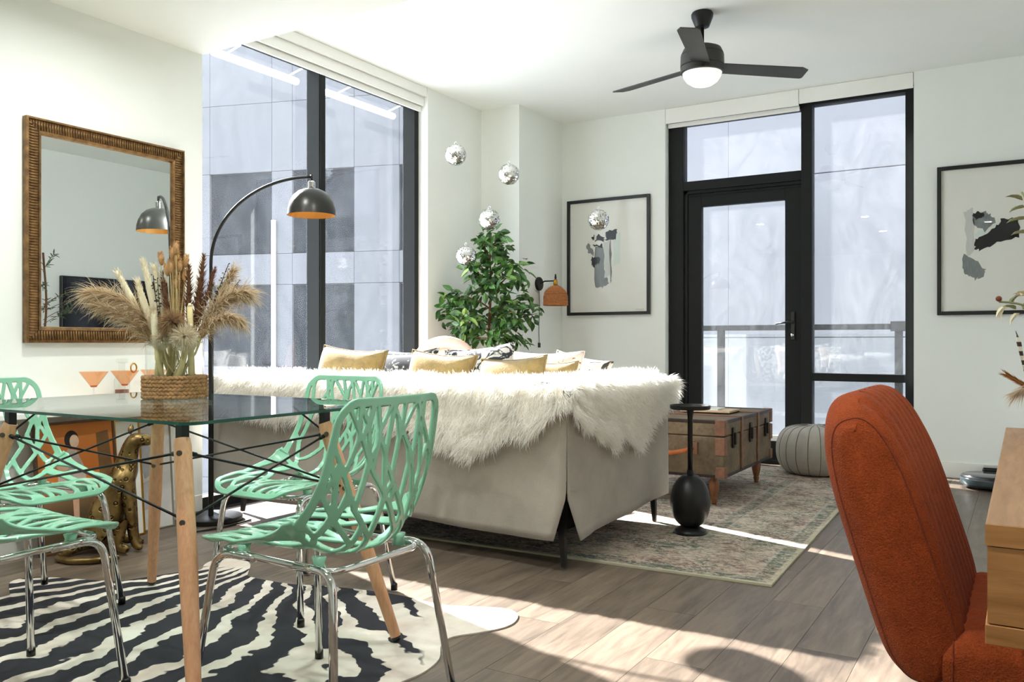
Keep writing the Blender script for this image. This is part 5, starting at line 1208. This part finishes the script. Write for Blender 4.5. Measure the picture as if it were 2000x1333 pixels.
# ------------------------------------------------------------------ flowers on the desk
fv = Vector((0.115, 2.03, 0.7505))
dv_ = thing('flower_vase', 'flower vase on the desk at the right edge of the view', 'vase', tuple(fv))
MB().lathe([(0.0, 0.0), (0.045, 0.0), (0.06, 0.05), (0.055, 0.11), (0.03, 0.15), (0.036, 0.17)], 28, cap=False).build('vase_body', plain('stoneware', (196, 186, 170), 0.5), dv_, True, world=False)
MB().tube([(0.036 * math.cos(a), 0.036 * math.sin(a), 0.17) for a in [k * 2 * PI / 24 for k in range(24)]], 0.003, 6, closed=True).build('vase_lip', plain('stoneware_lip', (180, 168, 150), 0.5), dv_, True, world=False)
def dp(x, y, d=1.76): t_ = (x - 1000) / 1658; return Vector(((-0.5165 + t_ * 0.856) * d, (0.856 + t_ * 0.5165) * d, 0.94 - (y - 670) / 1658 * d))
mouth2 = fv + Vector((0, 0, 0.16))
M['sage'] = plain('sage_leaf', (140, 148, 108), 0.7, var=0.15, scale=30); M['cream_petal'] = plain('cream_petal', (224, 218, 190), 0.7)
def leafy(name, label, tip, mid, specs, mt='sage', cat='flower stem'):
    o = thing(name, label, cat, tuple(fv + Vector((0, 0, 0.02)))); pts = [fv + Vector((0, 0, 0.02)), mouth2] + bez(mouth2 + Vector((0, 0, .02)), mid, tip, 10)
    MB().tube(pts, 0.0022, 6).build('stem', mt, o, True)
    for p, d, l, w, m2 in specs:
        P_, F_ = leaf_geo(l, w); q = Vector(d).to_track_quat('X', 'Z'); mb = MB(); mb.v = [tuple(Vector(p) + q @ Vector(v)) for v in P_]
        for f_ in F_: mb.face(f_)
        mb.build('leaf' if m2 == 'sage' else 'petal', m2, o, True)
    return o
leafy('leaf_stem', 'sage green leafy stem rising in front of the right print', dp(1996, 375), dp(2060, 480), [(dp(1998, 392), er * -.6 + Vector((0, 0, .4)), .035, .012, 'sage'), (dp(2003, 405), er * -.9 + Vector((0, 0, .05)), .034, .012, 'sage'), (dp(2006, 428), er * -.9 + Vector((0, 0, .1)), .042, .014, 'sage'), (dp(2010, 455), er * -.9 + Vector((0, 0, .2)), .036, .013, 'sage'), (dp(2005, 388), er * .8 + Vector((0, 0, .4)), .03, .012, 'sage')])
leafy('cream_flower_spray', 'cream flower spray with a rust bud reaching left over the desk', dp(1952, 590), dp(2040, 590), [(dp(1968, 600), er * -.9 + Vector((0, 0, -.3)), .03, .014, 'cream_petal'), (dp(1962, 602), er * -.5 + Vector((0, 0, -.6)), .026, .014, 'cream_petal'), (dp(1975, 595), er * .2 + Vector((0, 0, .8)), .024, .010, 'sage'), (dp(1985, 605), er * -.6 + Vector((0, 0, .5)), .026, .010, 'sage'), (dp(1992, 612), er * -.8 + Vector((0, 0, -.4)), .03, .013, 'cream_petal'), (dp(1998, 606), er * .3 + Vector((0, 0, .6)), .03, .012, 'sage')])
bud = [o_ for o_ in bpy.data.objects if o_.name.startswith('cream_flower_spray')][0]
MB().ell(tuple(dp(1951, 584)), (0.006, 0.006, 0.006), 10, 8).build('bud', plain('rust_bud', (120, 60, 40), 0.8), bud, True)
rose = leafy('rose', 'cream rose head cut by the right edge of the photo', dp(2008, 575), dp(2050, 640), [])
rs = random.Random(4)
for k in range(10):
    a = k * 2.4; q = Vector((math.cos(a), math.sin(a), 0.9 - 0.06 * k)); P_, F_ = leaf_geo(.028, .026); qq = q.to_track_quat('X', 'Z'); mb = MB(); mb.v = [tuple(dp(2010, 578) + qq @ Vector(v)) for v in P_]
    for f_ in F_: mb.face(f_)
    mb.build('petal', 'cream_petal', rose, True)
t = NT('striped_quill'); sp = t.n.new('ShaderNodeSeparateXYZ'); t.link(t.coord(), sp.inputs[0]); wv = t.math('SINE', t.math('MULTIPLY', sp.outputs[2], 330.0))
M['quill'] = t.set(t.ramp(t.math('MULTIPLY_ADD', wv, 0.5, 0.5), [(0.45, lin(56, 50, 44)), (0.55, lin(216, 210, 196))]), 0.6)
qo = thing('striped_quill', 'black and white striped quill standing in the desk flowers', 'quill', tuple(fv + Vector((0, 0, .02))))
MB().tube([fv + Vector((0, 0, .02)), mouth2, dp(2003, 728), dp(1990, 668), dp(1986, 652)], [0.004, 0.005, 0.0052, 0.0045, 0.0006], 10).build('quill_shaft', 'quill', qo, True)
MB().tube([dp(1986, 653), dp(1984, 646)], [0.0012, 0.0004], 6).build('quill_tip', 'dark_sprig', qo)
fe = thing('feather', 'amber feather poking left from the desk flowers', 'feather', tuple(fv + Vector((0, 0, .02)))); tp = dp(1966, 732); bs = dp(2035, 772)
MB().tube([fv + Vector((0, 0, .02)), mouth2, bs, tp], [0.001, 0.001, 0.001, 0.0005], 5).build('shaft', 'straw', fe)
P, D, Ln = [], [], []
for _ in range(320): k = rs.uniform(.15, 1); P.append(bs.lerp(tp, k)); D.append((tp - bs).normalized() + Vector((0, 0, rs.choice((-1, 1)) * .35)) + Vector((rs.gauss(0, .05),) * 3)); Ln.append(.02)
mb = MB(); strands(mb, P, D, Ln, .0014, 0, 2, .02, rs); strand_object(mb, 'vane', fur_mat('amber_vane', (190, 130, 74)), fe)
po = thing('pampas_plume', 'pale fringed grass plume drooping over the desk corner', 'dried grass', tuple(fv + Vector((0, 0, .02)))); sp_ = bez(mouth2 + Vector((0, 0, .01)), dp(2040, 740), dp(1985, 772), 20)
MB().tube([fv + Vector((0, 0, .02))] + sp_, 0.0018, 5).build('stem', 'straw', po)
P, D, Ln = [], [], []
for _ in range(420): k = rs.uniform(.45, 1); i = min(int(k * 20), 19); P.append(sp_[i]); D.append(er * -rs.uniform(.2, 1) + Vector((rs.gauss(0, .15), rs.gauss(0, .15), rs.uniform(-.6, .05)))); Ln.append(rs.uniform(.025, .045))
mb = MB(); strands(mb, P, D, Ln, .0018, .35, 3, .06, rs); strand_object(mb, 'plume', fur_mat('pale_fringe', (214, 196, 172)), po)

# ------------------------------------------------------------------ television and olive tree (seen in the mirror)
tv = thing('television', 'black wall television reflected in the mirror', 'television', (RX - 0.03, 5.6, 1.2))
bx('tv_body', 'blackplastic', tv, RX - 0.05, RX - 0.001, 4.98, 6.22, 0.90, 1.62, bevel=0.005)
bx('screen', NT('dark_screen').set((0.008, 0.008, 0.012, 1), 0.12), tv, RX - 0.0525, RX - 0.0502, 4.99, 6.21, 0.915, 1.61)
ot = thing('olive_tree', 'slim potted olive tree reflected at the mirror edge', 'plant', (0.32, 4.62, 0))
MB().lathe([(0.11, 0.0), (0.14, 0.02), (0.15, 0.28), (0.13, 0.28), (0.0, 0.26)], 28).build('pot', plain('clay_pot', (190, 180, 168), 0.7), ot, True, world=False, auto=40)
MB().tube(catmull([(0, 0, .26), (.01, 0, .8), (-.02, .02, 1.3), (0, 0, 1.8)], 5), 0.01, 6).build('trunk', 'bark', ot, True, world=False)
OP, OF = leaf_geo(.065, .014); om = bpy.data.meshes.new('leaf'); om.from_pydata(OP, [], OF); om.materials.append(plain('olive_leaf', (84, 104, 74), 0.6, var=.2))
rs = random.Random(8)
for b_ in range(12):
    z_ = rs.uniform(.85, 1.7); a = rs.uniform(0, 2*PI); e_ = Vector((math.cos(a) * .2, math.sin(a) * .28, rs.uniform(.03, .2))); st = Vector((0, 0, z_))
    MB().tube(bez(st, st + e_ * .5 + Vector((0, 0, .04)), st + e_, 5), .003, 5).build('branch', 'bark', ot, world=False)
    for _ in range(14):
        q = (e_.normalized() * .6 + Vector((rs.gauss(0, .6), rs.gauss(0, .6), rs.gauss(.1, .5)))).to_track_quat('X', 'Z')
        o = bpy.data.objects.new('leaf', om); C.objects.link(o); o.parent = ot; o.location = st + e_ * rs.uniform(.2, 1); o.rotation_mode = 'QUATERNION'; o.rotation_quaternion = q

# ------------------------------------------------------------------ unseen fill lights added in the lowered ceiling to brighten the dining end
fill_e = NT('fill_lens'); fill_e.set((1, 1, 1, 1), .4); fill_e.b.inputs['Emission Color'].default_value = (1, .96, .9, 1); fill_e.b.inputs['Emission Strength'].default_value = 6
for k, (x, y, w) in enumerate(((-3.0, 2.2, 'above the far side of the dining table'), (-1.7, 2.2, 'above the near chair'), (-3.0, 0.6, 'towards the left wall behind the camera'), (-1.7, 0.6, 'in the middle behind the camera'), (-0.4, 0.6, 'towards the desk behind the camera'))):
    o = thing('fill_light', 'small round added fill light ' + w, 'fill light', (x, y, SZ), 0, 'added fill lights over the dining end')
    MB().lathe([(0.045, -0.002), (0.055, -0.004), (0.058, -0.0005)], 28, cap=False).build('trim_ring', 'white', o, True, world=False)
    MB().lathe([(0.0, -0.0022), (0.045, -0.002)], 28, cap=False).build('lens', fill_e.m, o, world=False)
    ld = bpy.data.lights.new('fill_lamp', 'AREA'); ld.shape = 'DISK'; ld.size = 0.09; ld.energy = 6.5; ld.color = (.97, 1, .97); ld.spread = R(170)
    lo = bpy.data.objects.new('fill_lamp', ld); C.objects.link(lo); lo.parent = o; lo.location = (0, 0, -0.006)
